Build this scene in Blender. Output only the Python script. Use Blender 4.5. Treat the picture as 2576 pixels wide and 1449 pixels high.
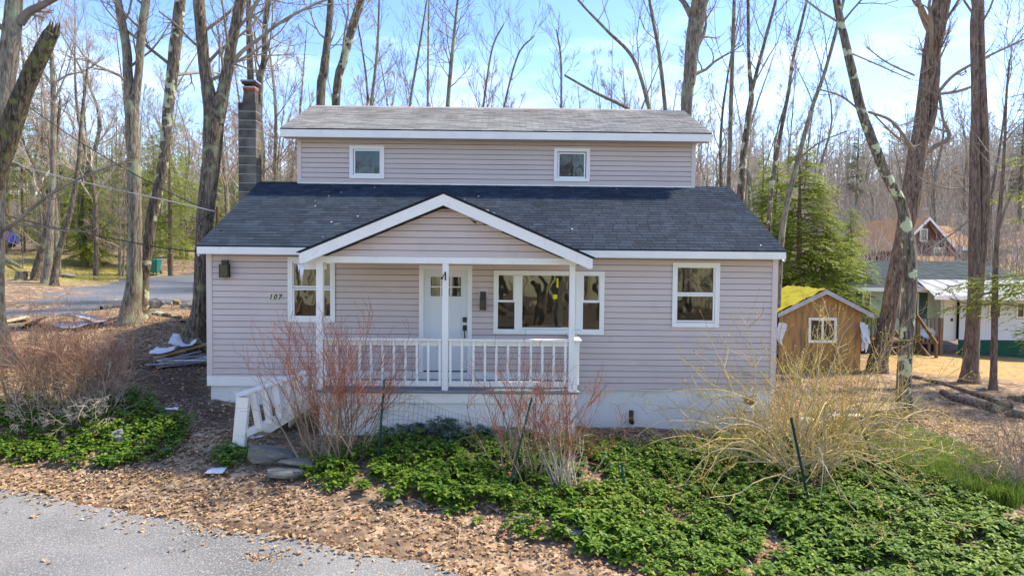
import bpy, math, random
import numpy as np
from mathutils import Vector, Matrix

for o in list(bpy.data.objects):
    bpy.data.objects.remove(o)
SC = bpy.context.scene
COL = SC.collection
rng = np.random.default_rng(11)
random.seed(11)
R = math.radians

# ------------------------------------------------------------------ camera
FPX, IW, IH = 1717.0, 2576.0, 1449.0        # focal length and frame, in pixels of a 2576 px wide frame
CAMZ = 2.65
PITCH, ROLL = math.atan((724.5 - 660.0) / FPX), 0.0095
cp, sp, cr, sr = math.cos(PITCH), math.sin(PITCH), math.cos(ROLL), math.sin(ROLL)
FW = np.array([0, cp, -sp])
R0 = np.array([1.0, 0, 0]); U0 = np.array([0, sp, cp])
RT = R0 * cr + U0 * sr
UP = U0 * cr - R0 * sr
cam = bpy.data.cameras.new('camera')
cam.sensor_width = 36.0
cam.lens = 36.0 * FPX / IW
cam.clip_start = 0.1; cam.clip_end = 2000
camo = bpy.data.objects.new('camera', cam); COL.objects.link(camo)
m = Matrix.Identity(4)
for i in range(3):
    m[i][0] = RT[i]; m[i][1] = UP[i]; m[i][2] = -FW[i]
m[2][3] = CAMZ
camo.matrix_world = m
SC.camera = camo

# ------------------------------------------------------------------ light
SUN = Vector((1.14, 0.43, 1.53)).normalized()
w = bpy.data.worlds.new('World'); SC.world = w; w.use_nodes = True
nt = w.node_tree; nt.nodes.clear()
def nn(nt, t, **kw):
    n = nt.nodes.new(t)
    for k, v in kw.items():
        setattr(n, k, v)
    return n
out = nn(nt, 'ShaderNodeOutputWorld'); bg = nn(nt, 'ShaderNodeBackground')
sky = nn(nt, 'ShaderNodeTexSky', sky_type='NISHITA')
sky.sun_disc = False
sky.sun_elevation = math.asin(SUN.z)
sky.sun_rotation = math.atan2(SUN.x, SUN.y)
sky.air_density = 1.0; sky.dust_density = 0.4; sky.ozone_density = 3.0; sky.altitude = 300
tc = nn(nt, 'ShaderNodeTexCoord')
mp = nn(nt, 'ShaderNodeMapping'); mp.inputs['Scale'].default_value = (1.2, 1.0, 4.5)
ns = nn(nt, 'ShaderNodeTexNoise'); ns.inputs['Scale'].default_value = 2.2; ns.inputs['Detail'].default_value = 6; ns.inputs['Roughness'].default_value = 0.55
rp = nn(nt, 'ShaderNodeValToRGB')
rp.color_ramp.elements[0].position = 0.5; rp.color_ramp.elements[0].color = (0, 0, 0, 1)
rp.color_ramp.elements[1].position = 0.80; rp.color_ramp.elements[1].color = (0.6, 0.6, 0.6, 1)
mx = nn(nt, 'ShaderNodeMix', data_type='RGBA')
mx.inputs[7].default_value = (5.6, 6.2, 6.9, 1)
nt.links.new(tc.outputs['Generated'], mp.inputs['Vector']); nt.links.new(mp.outputs[0], ns.inputs['Vector'])
nt.links.new(ns.outputs['Fac'], rp.inputs[0]); nt.links.new(rp.outputs[0], mx.inputs[0])
hs = nn(nt, 'ShaderNodeHueSaturation'); hs.inputs['Saturation'].default_value = 1.22; hs.inputs['Hue'].default_value = .516
nt.links.new(sky.outputs[0], hs.inputs['Color']); nt.links.new(hs.outputs[0], mx.inputs[6]); nt.links.new(mx.outputs[2], bg.inputs[0])
bg.inputs[1].default_value = 0.14
nt.links.new(bg.outputs[0], out.inputs[0])

sl = bpy.data.lights.new('sun', 'SUN'); sl.energy = 2.5; sl.angle = R(4.0); sl.color = (1.0, 0.93, 0.83)
so = bpy.data.objects.new('sun', sl); COL.objects.link(so)
so.rotation_euler = SUN.to_track_quat('Z', 'Y').to_euler()
so.location = (20, 10, 40)
SC.view_settings.view_transform = 'Standard'; SC.view_settings.look = 'None'
SC.view_settings.gamma = 1; SC.view_settings.use_curve_mapping = False
SC.view_settings.exposure = 1.6
SC.view_settings.use_white_balance = True
SC.view_settings.white_balance_temperature = 7500; SC.view_settings.white_balance_tint = 6
SC.cycles.max_bounces = 6; SC.cycles.diffuse_bounces = 3; SC.cycles.glossy_bounces = 3
SC.cycles.transparent_max_bounces = 12; SC.cycles.transmission_bounces = 4
SC.cycles.use_denoising = True

# ------------------------------------------------------------------ helpers
def ray(px, py):
    d = FW * FPX + RT * (px - IW / 2) - UP * (py - IH / 2)
    return d / np.linalg.norm(d)

def P(px, py, Y):
    """point of the sight line through a pixel at the distance Y in front of the camera"""
    d = ray(px, py)
    return np.array([0, 0, CAMZ]) + d * (Y / d[1])

class MB:
    def __init__(s):
        s.V, s.Q, s.T, s.n = [], [], [], 0
    def add(s, v, q=None, t=None):
        v = np.asarray(v, float).reshape(-1, 3)
        if q is not None and len(q): s.Q.append(np.asarray(q, int).reshape(-1, 4) + s.n)
        if t is not None and len(t): s.T.append(np.asarray(t, int).reshape(-1, 3) + s.n)
        s.V.append(v); s.n += len(v)
        return s
    def box(s, x0, x1, y0, y1, z0, z1):
        v = [(x0, y0, z0), (x1, y0, z0), (x1, y1, z0), (x0, y1, z0), (x0, y0, z1), (x1, y0, z1), (x1, y1, z1), (x0, y1, z1)]
        return s.hexa(v)
    def hexa(s, v):
        return s.add(v, [(0, 3, 2, 1), (4, 5, 6, 7), (0, 1, 5, 4), (1, 2, 6, 5), (2, 3, 7, 6), (3, 0, 4, 7)])
    def cbox(s, c, sx, sy, sz, M=None):
        v = np.array([(a, b, d) for d in (-.5, .5) for a, b in ((-.5, -.5), (.5, -.5), (.5, .5), (-.5, .5))]) * (sx, sy, sz)
        if M is not None: v = v @ np.array(M.to_3x3()).T
        return s.hexa(v + np.array(c))
    def bar(s, a, b, wx, wz):
        """rectangular bar from a to b: wx across (horizontal), wz across (the other way)"""
        a, b = np.array(a, float), np.array(b, float)
        d = (b - a) / np.linalg.norm(b - a)
        up = np.array([0, 0, 1.0]) if abs(d[2]) < .95 else np.array([0, 1.0, 0])
        x = np.cross(d, up); x /= np.linalg.norm(x); z = np.cross(x, d)
        v = []
        for p in (a, b):
            for i, j in ((-.5, -.5), (.5, -.5), (.5, .5), (-.5, .5)):
                v.append(p + x * i * wx + z * j * wz)
        return s.hexa(v)
    def prism(s, pts2, y0, y1):
        """polygon in (x, z) pulled from y0 to y1 (fans of quads/tris)"""
        n = len(pts2)
        v = [(p[0], y0, p[1]) for p in pts2] + [(p[0], y1, p[1]) for p in pts2]
        q = [(i, (i + 1) % n, n + (i + 1) % n, n + i) for i in range(n)]
        t = [(0, i + 1, i) for i in range(1, n - 1)] + [(n, n + i, n + i + 1) for i in range(1, n - 1)]
        return s.add(v, q, t)
    def tube(s, pts, rad, k=6, cap=True):
        pts = np.asarray(pts, float); n = len(pts)
        rad = np.broadcast_to(np.asarray(rad, float), (n,))
        t = np.gradient(pts, axis=0)
        t /= (np.linalg.norm(t, axis=1)[:, None] + 1e-12)
        m = t.mean(0)
        ref = np.array([1.0, 0, 0]) if abs(m[0]) < .7 * np.linalg.norm(m) + 1e-9 else np.array([0, 0, 1.0])
        a = np.cross(t, ref); a /= (np.linalg.norm(a, axis=1)[:, None] + 1e-12)
        b = np.cross(t, a)
        an = np.arange(k) * (2 * np.pi / k)
        v = pts[:, None, :] + rad[:, None, None] * (a[:, None, :] * np.cos(an)[None, :, None] + b[:, None, :] * np.sin(an)[None, :, None])
        i = np.arange(n - 1)[:, None] * k; j = np.arange(k)[None, :]; j2 = (j + 1) % k
        q = np.stack([i + j, i + j2, i + k + j2, i + k + j], -1).reshape(-1, 4)
        tt = []
        if cap:
            e = (n - 1) * k
            tt = [(0, x + 1, x) for x in range(1, k - 1)] + [(e, e + x, e + x + 1) for x in range(1, k - 1)]
        return s.add(v.reshape(-1, 3), q, tt)
    def cyl(s, c, r, h, k=16, r2=None):
        return s.tube([c, (c[0], c[1], c[2] + h)], [r, r if r2 is None else r2], k)
    def mesh(s, name, mat=None, smooth=False):
        V = np.concatenate(s.V).astype(np.float32)
        Q = np.concatenate(s.Q) if s.Q else np.zeros((0, 4), int)
        T = np.concatenate(s.T) if s.T else np.zeros((0, 3), int)
        me = bpy.data.meshes.new(name)
        me.vertices.add(len(V)); me.vertices.foreach_set('co', V.ravel())
        li = np.concatenate([Q.ravel(), T.ravel()]).astype(np.int32)
        me.loops.add(len(li)); me.loops.foreach_set('vertex_index', li)
        ls = np.concatenate([np.arange(len(Q)) * 4, len(Q) * 4 + np.arange(len(T)) * 3]).astype(np.int32)
        me.polygons.add(len(ls)); me.polygons.foreach_set('loop_start', ls)
        me.polygons.foreach_set('use_smooth', np.full(len(ls), bool(smooth)))
        me.update(calc_edges=True); me.validate()
        if mat: me.materials.append(mat)
        return me
    def build(s, name, mat=None, parent=None, smooth=False, loc=None):
        o = bpy.data.objects.new(name, s.mesh(name, mat, smooth))
        COL.objects.link(o)
        if parent is not None: o.parent = parent
        if loc is not None: o.location = loc
        return o

def tag(o, label=None, cat=None, group=None, kind=None):
    if label: o['label'] = label
    if cat: o['category'] = cat
    if group: o['group'] = group
    if kind: o['kind'] = kind
    return o
def empty(name, loc=(0, 0, 0), rz=0.0, label=None, cat=None, group=None):
    o = bpy.data.objects.new(name, None); COL.objects.link(o)
    o.empty_display_size = 0.2
    o.location = loc; o.rotation_euler = (0, 0, rz)
    return tag(o, label, cat, group)
def link(name, me, parent=None, loc=(0, 0, 0), rot=(0, 0, 0), scale=(1, 1, 1)):
    o = bpy.data.objects.new(name, me); COL.objects.link(o)
    if parent is not None: o.parent = parent
    o.location = loc; o.rotation_euler = rot; o.scale = scale
    return o
def copy_tree(o, parent=None):
    c = o.copy(); COL.objects.link(c)
    if parent is not None: c.parent = parent
    for ch in list(o.children): copy_tree(ch, c)
    return c

# ------------------------------------------------------------------ materials
def mat(name, c1, c2=None, scale=4.0, stretch=(1, 1, 1), detail=5, lo=0.35, hi=0.65, rough=0.8, bump=0.0, bscale=None,
        rnd=0.0, ramp=None, spec=0.3, metal=0.0, trans=0.0, lich=None, c3=None, s3=None, lo3=.55, hi3=.65, wave=None):
    m = bpy.data.materials.new(name); m.use_nodes = True
    nt = m.node_tree; bs = nt.nodes['Principled BSDF']; L = nt.links.new
    bs.inputs['Roughness'].default_value = rough
    bs.inputs['Specular IOR Level'].default_value = spec
    bs.inputs['Metallic'].default_value = metal
    tc = nn(nt, 'ShaderNodeTexCoord'); mp = nn(nt, 'ShaderNodeMapping'); mp.inputs['Scale'].default_value = stretch
    L(tc.outputs['Object'], mp.inputs[0])
    cur = None
    def noise(sc, det=detail):
        n = nn(nt, 'ShaderNodeTexNoise'); n.inputs['Scale'].default_value = sc; n.inputs['Detail'].default_value = det
        L(mp.outputs[0], n.inputs['Vector']); return n.outputs['Fac']
    def rng_(v, a, b):
        r = nn(nt, 'ShaderNodeMapRange'); r.inputs[1].default_value = a; r.inputs[2].default_value = b
        L(v, r.inputs[0]); return r.outputs[0]
    def mix(f, a, b, mode='MIX'):
        x = nn(nt, 'ShaderNodeMix', data_type='RGBA', blend_type=mode)
        for s, v in ((0, f), (6, a), (7, b)):
            if isinstance(v, (int, float)): x.inputs[s].default_value = v
            elif isinstance(v, tuple): x.inputs[s].default_value = (*v, 1)
            else: L(v, x.inputs[s])
        return x.outputs[2]
    rv = None
    if rnd or ramp:
        oi = nn(nt, 'ShaderNodeObjectInfo'); ge = nn(nt, 'ShaderNodeNewGeometry')
        a = nn(nt, 'ShaderNodeMath', operation='ADD'); L(oi.outputs['Random'], a.inputs[0]); L(ge.outputs['Random Per Island'], a.inputs[1])
        f = nn(nt, 'ShaderNodeMath', operation='FRACT'); L(a.outputs[0], f.inputs[0]); rv = f.outputs[0]
    if ramp:
        cr_ = nn(nt, 'ShaderNodeValToRGB'); el = cr_.color_ramp.elements
        while len(el) < len(ramp): el.new(0.5)
        for i, c in enumerate(ramp):
            el[i].position = i / (len(ramp) - 1); el[i].color = (*c, 1)
        L(rv, cr_.inputs[0]); cur = cr_.outputs[0]
        if c2: cur = mix(rng_(noise(scale), lo, hi), cur, c2)
    elif c2:
        cur = mix(rng_(noise(scale), lo, hi), tuple(c1), tuple(c2))
    if c3: cur = mix(rng_(noise(s3 or scale * 4), lo3, hi3), cur if cur else tuple(c1), tuple(c3))
    if lich:
        lc, ls, l0, l1 = lich
        mp2 = nn(nt, 'ShaderNodeMapping'); L(tc.outputs['Object'], mp2.inputs[0])
        n = nn(nt, 'ShaderNodeTexNoise'); n.inputs['Scale'].default_value = ls; n.inputs['Detail'].default_value = 3
        L(mp2.outputs[0], n.inputs['Vector'])
        cur = mix(rng_(n.outputs['Fac'], l0, l1), cur if cur else tuple(c1), tuple(lc))
    if rnd:
        h = nn(nt, 'ShaderNodeHueSaturation')
        mr = nn(nt, 'ShaderNodeMapRange'); mr.inputs[3].default_value = 1 - rnd; mr.inputs[4].default_value = 1 + rnd
        L(rv, mr.inputs[0]); L(mr.outputs[0], h.inputs['Value'])
        if cur: L(cur, h.inputs['Color'])
        else: h.inputs['Color'].default_value = (*c1, 1)
        cur = h.outputs[0]
    if cur: L(cur, bs.inputs['Base Color'])
    else: bs.inputs['Base Color'].default_value = (*c1, 1)
    if bump:
        b = nn(nt, 'ShaderNodeBump'); b.inputs['Strength'].default_value = bump; b.inputs['Distance'].default_value = 0.02
        L(noise(bscale or scale * 3, 6), b.inputs['Height']); L(b.outputs[0], bs.inputs['Normal'])
    if trans:
        tr = nn(nt, 'ShaderNodeBsdfTranslucent'); ms = nn(nt, 'ShaderNodeMixShader'); ms.inputs[0].default_value = trans
        if cur: L(cur, tr.inputs[0])
        else: tr.inputs[0].default_value = (*c1, 1)
        L(bs.outputs[0], ms.inputs[1]); L(tr.outputs[0], ms.inputs[2]); L(ms.outputs[0], nt.nodes['Material Output'].inputs[0])
    return m

def glass_mat(name, tint=(.75, .78, .76), refl=1.0):
    m = bpy.data.materials.new(name); m.use_nodes = True; nt = m.node_tree; nt.nodes.clear(); L = nt.links.new
    o = nn(nt, 'ShaderNodeOutputMaterial'); tr = nn(nt, 'ShaderNodeBsdfTransparent'); tr.inputs[0].default_value = (*tint, 1)
    gl = nn(nt, 'ShaderNodeBsdfGlossy'); gl.inputs['Roughness'].default_value = 0.02
    nz = nn(nt, 'ShaderNodeTexNoise'); nz.inputs['Scale'].default_value = 1.6
    tc = nn(nt, 'ShaderNodeTexCoord'); L(tc.outputs['Object'], nz.inputs['Vector'])
    bp = nn(nt, 'ShaderNodeBump'); bp.inputs['Strength'].default_value = .12; bp.inputs['Distance'].default_value = .05
    L(nz.outputs[0], bp.inputs['Height']); L(bp.outputs[0], gl.inputs['Normal'])
    fr = nn(nt, 'ShaderNodeFresnel'); fr.inputs[0].default_value = 1.5
    mu = nn(nt, 'ShaderNodeMath', operation='MULTIPLY_ADD'); mu.inputs[1].default_value = 1.1 * refl; mu.inputs[2].default_value = .02
    mu.use_clamp = True
    L(fr.outputs[0], mu.inputs[0])
    ms = nn(nt, 'ShaderNodeMixShader'); L(mu.outputs[0], ms.inputs[0]); L(tr.outputs[0], ms.inputs[1]); L(gl.outputs[0], ms.inputs[2])
    L(ms.outputs[0], o.inputs[0]); return m

MT = {}
MT['siding'] = mat('vinyl_siding', (.60, .495, .445), (.63, .52, .47), scale=1.5, rough=.5, spec=.35, rnd=.035, c3=(.53, .44, .395), s3=3, lo3=.58, hi3=.85)
MT['corner'] = mat('siding_trim', (.67, .565, .515), rough=.5)
MT['white'] = mat('white_paint', (.87, .84, .765), (.80, .77, .70), scale=3, lo=.45, hi=.8, rough=.5, spec=.35, c3=(.66, .64, .57), s3=9, lo3=.62, hi3=.82)
MT['whitewall'] = mat('painted_block', (.83, .805, .74), (.71, .685, .63), scale=1.6, lo=.4, hi=.75, rough=.7, bump=.35, bscale=24, c3=(.56, .53, .47), s3=5, lo3=.60, hi3=.80)
MT['vinyl'] = mat('window_vinyl', (.85, .835, .79), rough=.35, spec=.4)
MT['door'] = mat('door_paint', (.72, .73, .71), rough=.4)
MT['soffit'] = mat('soffit', (.60, .58, .52), rough=.6)
MT['deck'] = mat('grey_deck_paint', (.22, .25, .28), (.27, .30, .33), scale=6, rough=.55)
MT['shingle'] = mat('dark_shingle', (.022, .035, .053), (.034, .048, .068), scale=5, rough=.95, rnd=.27, bump=.5, bscale=120, spec=.2)
MT['oldshingle'] = mat('weathered_shingle', (.29, .285, .27), (.22, .215, .205), scale=1.2, rough=.95, rnd=.2, bump=.4, bscale=100, spec=.15, c3=(.34, .29, .255), s3=2.2, lo3=.55, hi3=.75)
MT['roofedge'] = mat('roof_edge', (.03, .032, .035), rough=.9)
MT['black'] = mat('black_metal', (.015, .015, .016), rough=.4, spec=.5)
MT['glass'] = glass_mat('window_glass')
MT['lampglass'] = mat('lamp_glass', (.03, .03, .028), rough=.15, spec=.5)
MT['shadow_sheath'] = mat('sheathing', (.05, .045, .042), rough=.9)  # near-black colour stands in for the shadow line under each siding course
MT['room'] = mat('room_wall', (.60, .55, .46), (.48, .44, .36), scale=.9, rough=.9)
MT['block'] = mat('concrete_block', (.21, .19, .16), (.065, .06, .056), scale=2.3, rough=.95, rnd=.38, bump=.6, bscale=40, c3=(.20, .18, .14), s3=3.5, lo3=.6, hi3=.8)
MT['mortar'] = mat('mortar', (.50, .46, .39), rough=.95, bump=.5, bscale=60)
MT['clay'] = mat('clay_flue', (.16, .12, .10), (.07, .06, .055), scale=5, rough=.9)
MT['rust'] = mat('rusty_clay', (.42, .12, .04), (.28, .07, .03), scale=10, rough=.9)
MT['tin'] = mat('tin_cap', (.45, .47, .50), (.25, .22, .20), scale=6, rough=.45, metal=.6)
MT['plate'] = mat('number_plate', (.62, .60, .40), rough=.5)
MT['ice'] = mat('ice', (.80, .83, .86), rough=.15, spec=.5)
MT['wood'] = mat('raw_timber', (.55, .42, .26), (.42, .31, .18), scale=3, stretch=(1, 8, 8), rough=.8)
MT['rustpipe'] = mat('rusty_pipe', (.12, .06, .03), (.06, .035, .02), scale=20, rough=.8)
# ------------------------------------------------------------------ terrain
CP = []
def cpt(px, py, Y): CP.append(P(px, py, Y))
for a in [(525, 1006, 13.2), (830, 1040, 13.2), (1117, 1062, 13.2), (1500, 1076, 13.2), (1945, 1086, 13.2), (602, 1128, 11.4), (1117, 1072, 12.0),
          (0, 1215, 10.5), (300, 1238, 10.1), (640, 1272, 9.6), (1000, 1342, 9.0), (1300, 1449, 8.2), (1950, 1449, 8.2), (2576, 1330, 9.4),
          (2272, 1095, 13.5), (2060, 938, 19.3), (2210, 935, 20), (2440, 968, 18.3), (2500, 985, 17.2), (2400, 890, 26), (2576, 900, 26), (2130, 885, 26),
          (2330, 655, 56), (2100, 650, 60), (2560, 640, 60), (2450, 440, 105), (1700, 560, 95), (1300, 600, 90), (2100, 500, 105), (2600, 405, 112),
          (310, 795, 18), (495, 872, 16), (440, 935, 14.3), (400, 772, 20.5), (240, 722, 28), (420, 694, 42), (380, 700, 44), (0, 762, 20.5),
          (15, 624, 60), (120, 690, 28), (60, 640, 45), (250, 650, 46), (320, 610, 62), (480, 620, 62), (100, 1150, 11.8), (40, 1000, 13), (300, 1003, 12.8),
          (450, 1050, 12.3), (0, 885, 15.2), (200, 832, 17.2), (300, 560, 95), (50, 540, 95), (700, 590, 90), (2576, 1150, 12.5), (2350, 1130, 12.6), (2300, 890, 24)]:
    cpt(*a)
for x, y, z in [(-15, 4, -.75), (0, 3, -1.05), (12, 4, -1.45), (-15, -6, -.8), (0, -8, -1.1), (15, -6, -1.5), (-60, -10, -1), (60, -10, -2), (0, -60, -2), (-90, 40, 3), (90, 40, 1),
                (0, 22, .15), (-4, 18, .3), (3, 18, 0), (0, 40, 1.6), (-130, 130, 13), (0, 160, 12), (140, 140, 18), (-70, 150, 15), (70, 160, 20), (20, 40, .6), (-20, 13, .9), (20, 12, -1.1), (-24, 24, 1.2), (30, 22, -.9),
                (-130, 0, 1), (130, 0, -1)]:
    CP.append(np.array([x, y, z]))
CP = np.array(CP)
def _rbf_fit():
    def phi(r): return r
    n = len(CP); d = np.hypot(CP[:, None, 0] - CP[None, :, 0], CP[:, None, 1] - CP[None, :, 1])
    A = np.zeros((n + 3, n + 3)); A[:n, :n] = -phi(d) + 0 * np.eye(n)
    A[:n, :n] -= 0.25 * np.eye(n) * -1
    A[:n, n] = 1; A[:n, n + 1:] = CP[:, :2]; A[n:, :n] = A[:n, n:].T
    return np.linalg.solve(A, np.concatenate([CP[:, 2], [0, 0, 0]]))
_W = _rbf_fit()
def ground(x, y):
    x = np.asarray(x, float); y = np.asarray(y, float); sh = x.shape
    x = x.ravel(); y = y.ravel(); z = np.empty(len(x))
    for i in range(0, len(x), 20000):
        a, b = x[i:i + 20000], y[i:i + 20000]
        d = np.sqrt((a[:, None] - CP[None, :, 0]) ** 2 + (b[:, None] - CP[None, :, 1]) ** 2 + .04)
        z[i:i + 20000] = -d @ _W[:-3] + _W[-3] + _W[-2] * a + _W[-1] * b
    return z.reshape(sh)
def gz(x, y): return float(ground(np.array([x]), np.array([y]))[0])
def G(px, py):
    """where the sight line through a pixel meets the ground"""
    d = ray(px, py); o = np.array([0, 0, CAMZ])
    ts = np.concatenate([np.arange(4, 30, .1), np.arange(30, 120, 1.0)])
    pts = o + d[None] * ts[:, None]
    h = pts[:, 2] - ground(pts[:, 0], pts[:, 1])
    k = np.argmax(h < 0) if (h < 0).any() else len(ts) - 1
    a, b = ts[max(k - 1, 0)], ts[k]
    for _ in range(12):
        c = (a + b) / 2; p = o + d * c
        if p[2] - gz(p[0], p[1]) < 0: b = c
        else: a = c
    return o + d * b
def inpoly(x, y, poly):
    x = np.asarray(x); y = np.asarray(y); c = np.zeros(x.shape, bool); n = len(poly)
    for i in range(n):
        x0, y0 = poly[i][:2]; x1, y1 = poly[(i + 1) % n][:2]
        t = ((y0 > y) != (y1 > y)) & (x < (x1 - x0) * (y - y0) / (y1 - y0 + 1e-12) + x0)
        c ^= t
    return c
def polydist(x, y, poly):
    best = np.full(np.shape(x), 1e9); n = len(poly)
    for i in range(n):
        a = np.array(poly[i][:2]); b = np.array(poly[(i + 1) % n][:2]); ab = b - a
        t = np.clip(((x - a[0]) * ab[0] + (y - a[1]) * ab[1]) / (ab @ ab + 1e-9), 0, 1)
        best = np.minimum(best, np.hypot(x - a[0] - t * ab[0], y - a[1] - t * ab[1]))
    return best
def vnoise(x, y, s, seed=0):
    """smooth value noise, 0..1"""
    x = np.asarray(x) * s + 131.7 * seed + 1000; y = np.asarray(y) * s + 57.3 * seed + 1000
    xi = np.floor(x).astype(int); yi = np.floor(y).astype(int); fx = x - xi; fy = y - yi
    fx = fx * fx * (3 - 2 * fx); fy = fy * fy * (3 - 2 * fy)
    def h(a, b):
        v = np.sin(a * 127.1 + b * 311.7 + seed * 17.3) * 43758.5453
        return v - np.floor(v)
    return (h(xi, yi) * (1 - fx) + h(xi + 1, yi) * fx) * (1 - fy) + (h(xi, yi + 1) * (1 - fx) + h(xi + 1, yi + 1) * fx) * fy
def poly_px(l): return [tuple(G(a, b)[:2]) for a, b in l]

# roads (plan outlines)
_edge = [G(a, b)[:2] for a, b in [(0, 1226), (120, 1247), (255, 1276), (430, 1306), (650, 1343), (859, 1377), (1000, 1404), (1100, 1428), (1170, 1447)]]
ROAD1 = [(-40, _edge[0][1] + 5.0), (-20, _edge[0][1] + 2.2)] + [tuple(e) for e in _edge] + [(3.0, 6.9), (14, 2.6), (40, -6.0), (40, -15), (-40, 2.0)]
ROAD2 = poly_px([(-260, 800), (0, 751), (120, 735), (280, 712), (400, 696), (470, 689), (560, 684), (560, 715), (500, 728), (520, 760), (470, 764), (380, 772), (300, 778), (180, 792), (0, 800), (-260, 850)])
# ground cover beds
BED_R = poly_px([(700, 1185), (770, 1150), (860, 1135), (940, 1115), (955, 1062), (1060, 1047), (1180, 1072), (1250, 1080), (1400, 1105), (1560, 1118), (1700, 1130), (1800, 1108), (1950, 1112), (2100, 1125), (2210, 1135), (2330, 1190), (2450, 1250), (2600, 1335), (2700, 1449), (2500, 1600), (1700, 1600), (1600, 1448), (1480, 1400), (1330, 1372), (1230, 1330), (1100, 1300), (960, 1272), (860, 1250), (760, 1222)])
BED_L = poly_px([(-120, 980), (0, 985), (120, 1010), (200, 1030), (330, 985), (415, 1000), (440, 1050), (505, 1082), (470, 1118), (430, 1150), (345, 1185), (250, 1195), (120, 1172), (0, 1178), (-120, 1180)])
BED_S = poly_px([(530, 1150), (560, 1130), (620, 1135), (650, 1160), (600, 1185), (545, 1180)])
LAWN = poly_px([(2190, 880), (2330, 893), (2700, 905), (2700, 985), (2420, 955), (2290, 945), (2190, 930)])
MULCH = poly_px([(330, 915), (525, 905), (528, 1010), (600, 1030), (590, 1090), (500, 1080), (460, 1040), (420, 1000), (350, 965)])
GRASSHILL = poly_px([(0, 640), (120, 640), (260, 660), (390, 690), (280, 712), (120, 712), (0, 700)])

def axis(lo, hi, dense_lo, dense_hi, fine, growth):
    c = list(np.arange(dense_lo, dense_hi, fine))
    s = fine; v = dense_hi
    while v < hi: c.append(v); s *= growth; v += s
    s = fine; v = dense_lo
    while v > lo: s *= growth; v -= s; c.insert(0, v)
    return np.array(c)
xs = axis(-420, 420, -13, 13, .13, 1.09); ys = axis(-120, 480, 6.5, 22, .13, 1.07)
X, Y = np.meshgrid(xs, ys)
Z = ground(X, Y)
near = np.exp(-((np.hypot(X, Y - 12) / 40) ** 2))
Z += (vnoise(X, Y, 1.3, 1) - .5) * .07 * near + (vnoise(X, Y, 4.5, 2) - .5) * .035 * near + (vnoise(X, Y, .06, 3) - .5) * 1.5 * (1 - near)
rd = inpoly(X, Y, ROAD1) | inpoly(X, Y, ROAD2)
Z[rd] -= .05
hb = (X > -5.9) & (X < 5.1) & (Y > 13.4) & (Y < 20)
n0, n1 = X.shape
idx = np.arange(n0 * n1).reshape(n0, n1)
q = np.stack([idx[:-1, :-1], idx[:-1, 1:], idx[1:, 1:], idx[1:, :-1]], -1).reshape(-1, 4)
tb = MB(); tb.add(np.stack([X, Y, Z], -1), q)

def ground_mat():
    m = bpy.data.materials.new('leaf_litter_ground'); m.use_nodes = True; nt = m.node_tree; L = nt.links.new
    bs = nt.nodes['Principled BSDF']; bs.inputs['Roughness'].default_value = .95; bs.inputs['Specular IOR Level'].default_value = .15
    tc = nn(nt, 'ShaderNodeTexCoord')
    def noise(s, d=5):
        n = nn(nt, 'ShaderNodeTexNoise'); n.inputs['Scale'].default_value = s; n.inputs['Detail'].default_value = d
        L(tc.outputs['Object'], n.inputs['Vector']); return n.outputs['Fac']
    def ramp(v, stops):
        r = nn(nt, 'ShaderNodeValToRGB'); e = r.color_ramp.elements
        while len(e) < len(stops): e.new(.5)
        for i, (p, c) in enumerate(stops): e[i].position = p; e[i].color = (*c, 1)
        L(v, r.inputs[0]); return r.outputs[0]
    def mix(f, a, b):
        x = nn(nt, 'ShaderNodeMix', data_type='RGBA'); L(f, x.inputs[0]); L(a, x.inputs[6]); L(b, x.inputs[7]); return x.outputs[2]
    vo = nn(nt, 'ShaderNodeTexVoronoi'); vo.inputs['Scale'].default_value = 13; L(tc.outputs['Object'], vo.inputs['Vector'])
    sep = nn(nt, 'ShaderNodeSeparateColor'); L(vo.outputs['Color'], sep.inputs[0])
    leaf = ramp(sep.outputs[0], [(0, (.14, .085, .052)), (.3, (.26, .17, .105)), (.6, (.40, .275, .175)), (1, (.52, .39, .26))])
    dirt = ramp(noise(9), [(.3, (.11, .075, .05)), (.7, (.22, .155, .105))])
    base = mix(ramp(noise(3.1), [(.4, (0, 0, 0)), (.65, (1, 1, 1))]), leaf, dirt)
    at = nn(nt, 'ShaderNodeAttribute', attribute_name='zone')
    sp_ = nn(nt, 'ShaderNodeSeparateColor'); L(at.outputs['Color'], sp_.inputs[0])
    straw = ramp(noise(6), [(.3, (.30, .19, .07)), (.5, (.43, .29, .12)), (.75, (.50, .36, .17))])
    mulch = ramp(noise(14), [(.3, (.07, .046, .032)), (.7, (.18, .115, .078))])
    moss = ramp(noise(2.2), [(.35, (.42, .31, .15)), (.5, (.37, .31, .11)), (.7, (.30, .30, .075))])
    c = mix(sp_.outputs[0], base, straw); c = mix(sp_.outputs[1], c, mulch); c = mix(sp_.outputs[2], c, moss)
    L(c, bs.inputs['Base Color'])
    b = nn(nt, 'ShaderNodeBump'); b.inputs['Strength'].default_value = .8; b.inputs['Distance'].default_value = .03
    L(noise(22, 6), b.inputs['Height']); L(b.outputs[0], bs.inputs['Normal'])
    return m
go = tb.build('ground', ground_mat(), smooth=True); tag(go, kind='structure')
def soft(poly, wdt):
    d = polydist(X, Y, poly); i = inpoly(X, Y, poly)
    return np.clip(np.where(i, .5 + d / wdt, .5 - d / wdt) + (vnoise(X, Y, 2.5, 5) - .5) * .9, 0, 1)
zc = np.zeros((n0 * n1, 4), np.float32); zc[:, 3] = 1
zc[:, 0] = soft(LAWN, .8).ravel()
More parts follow.
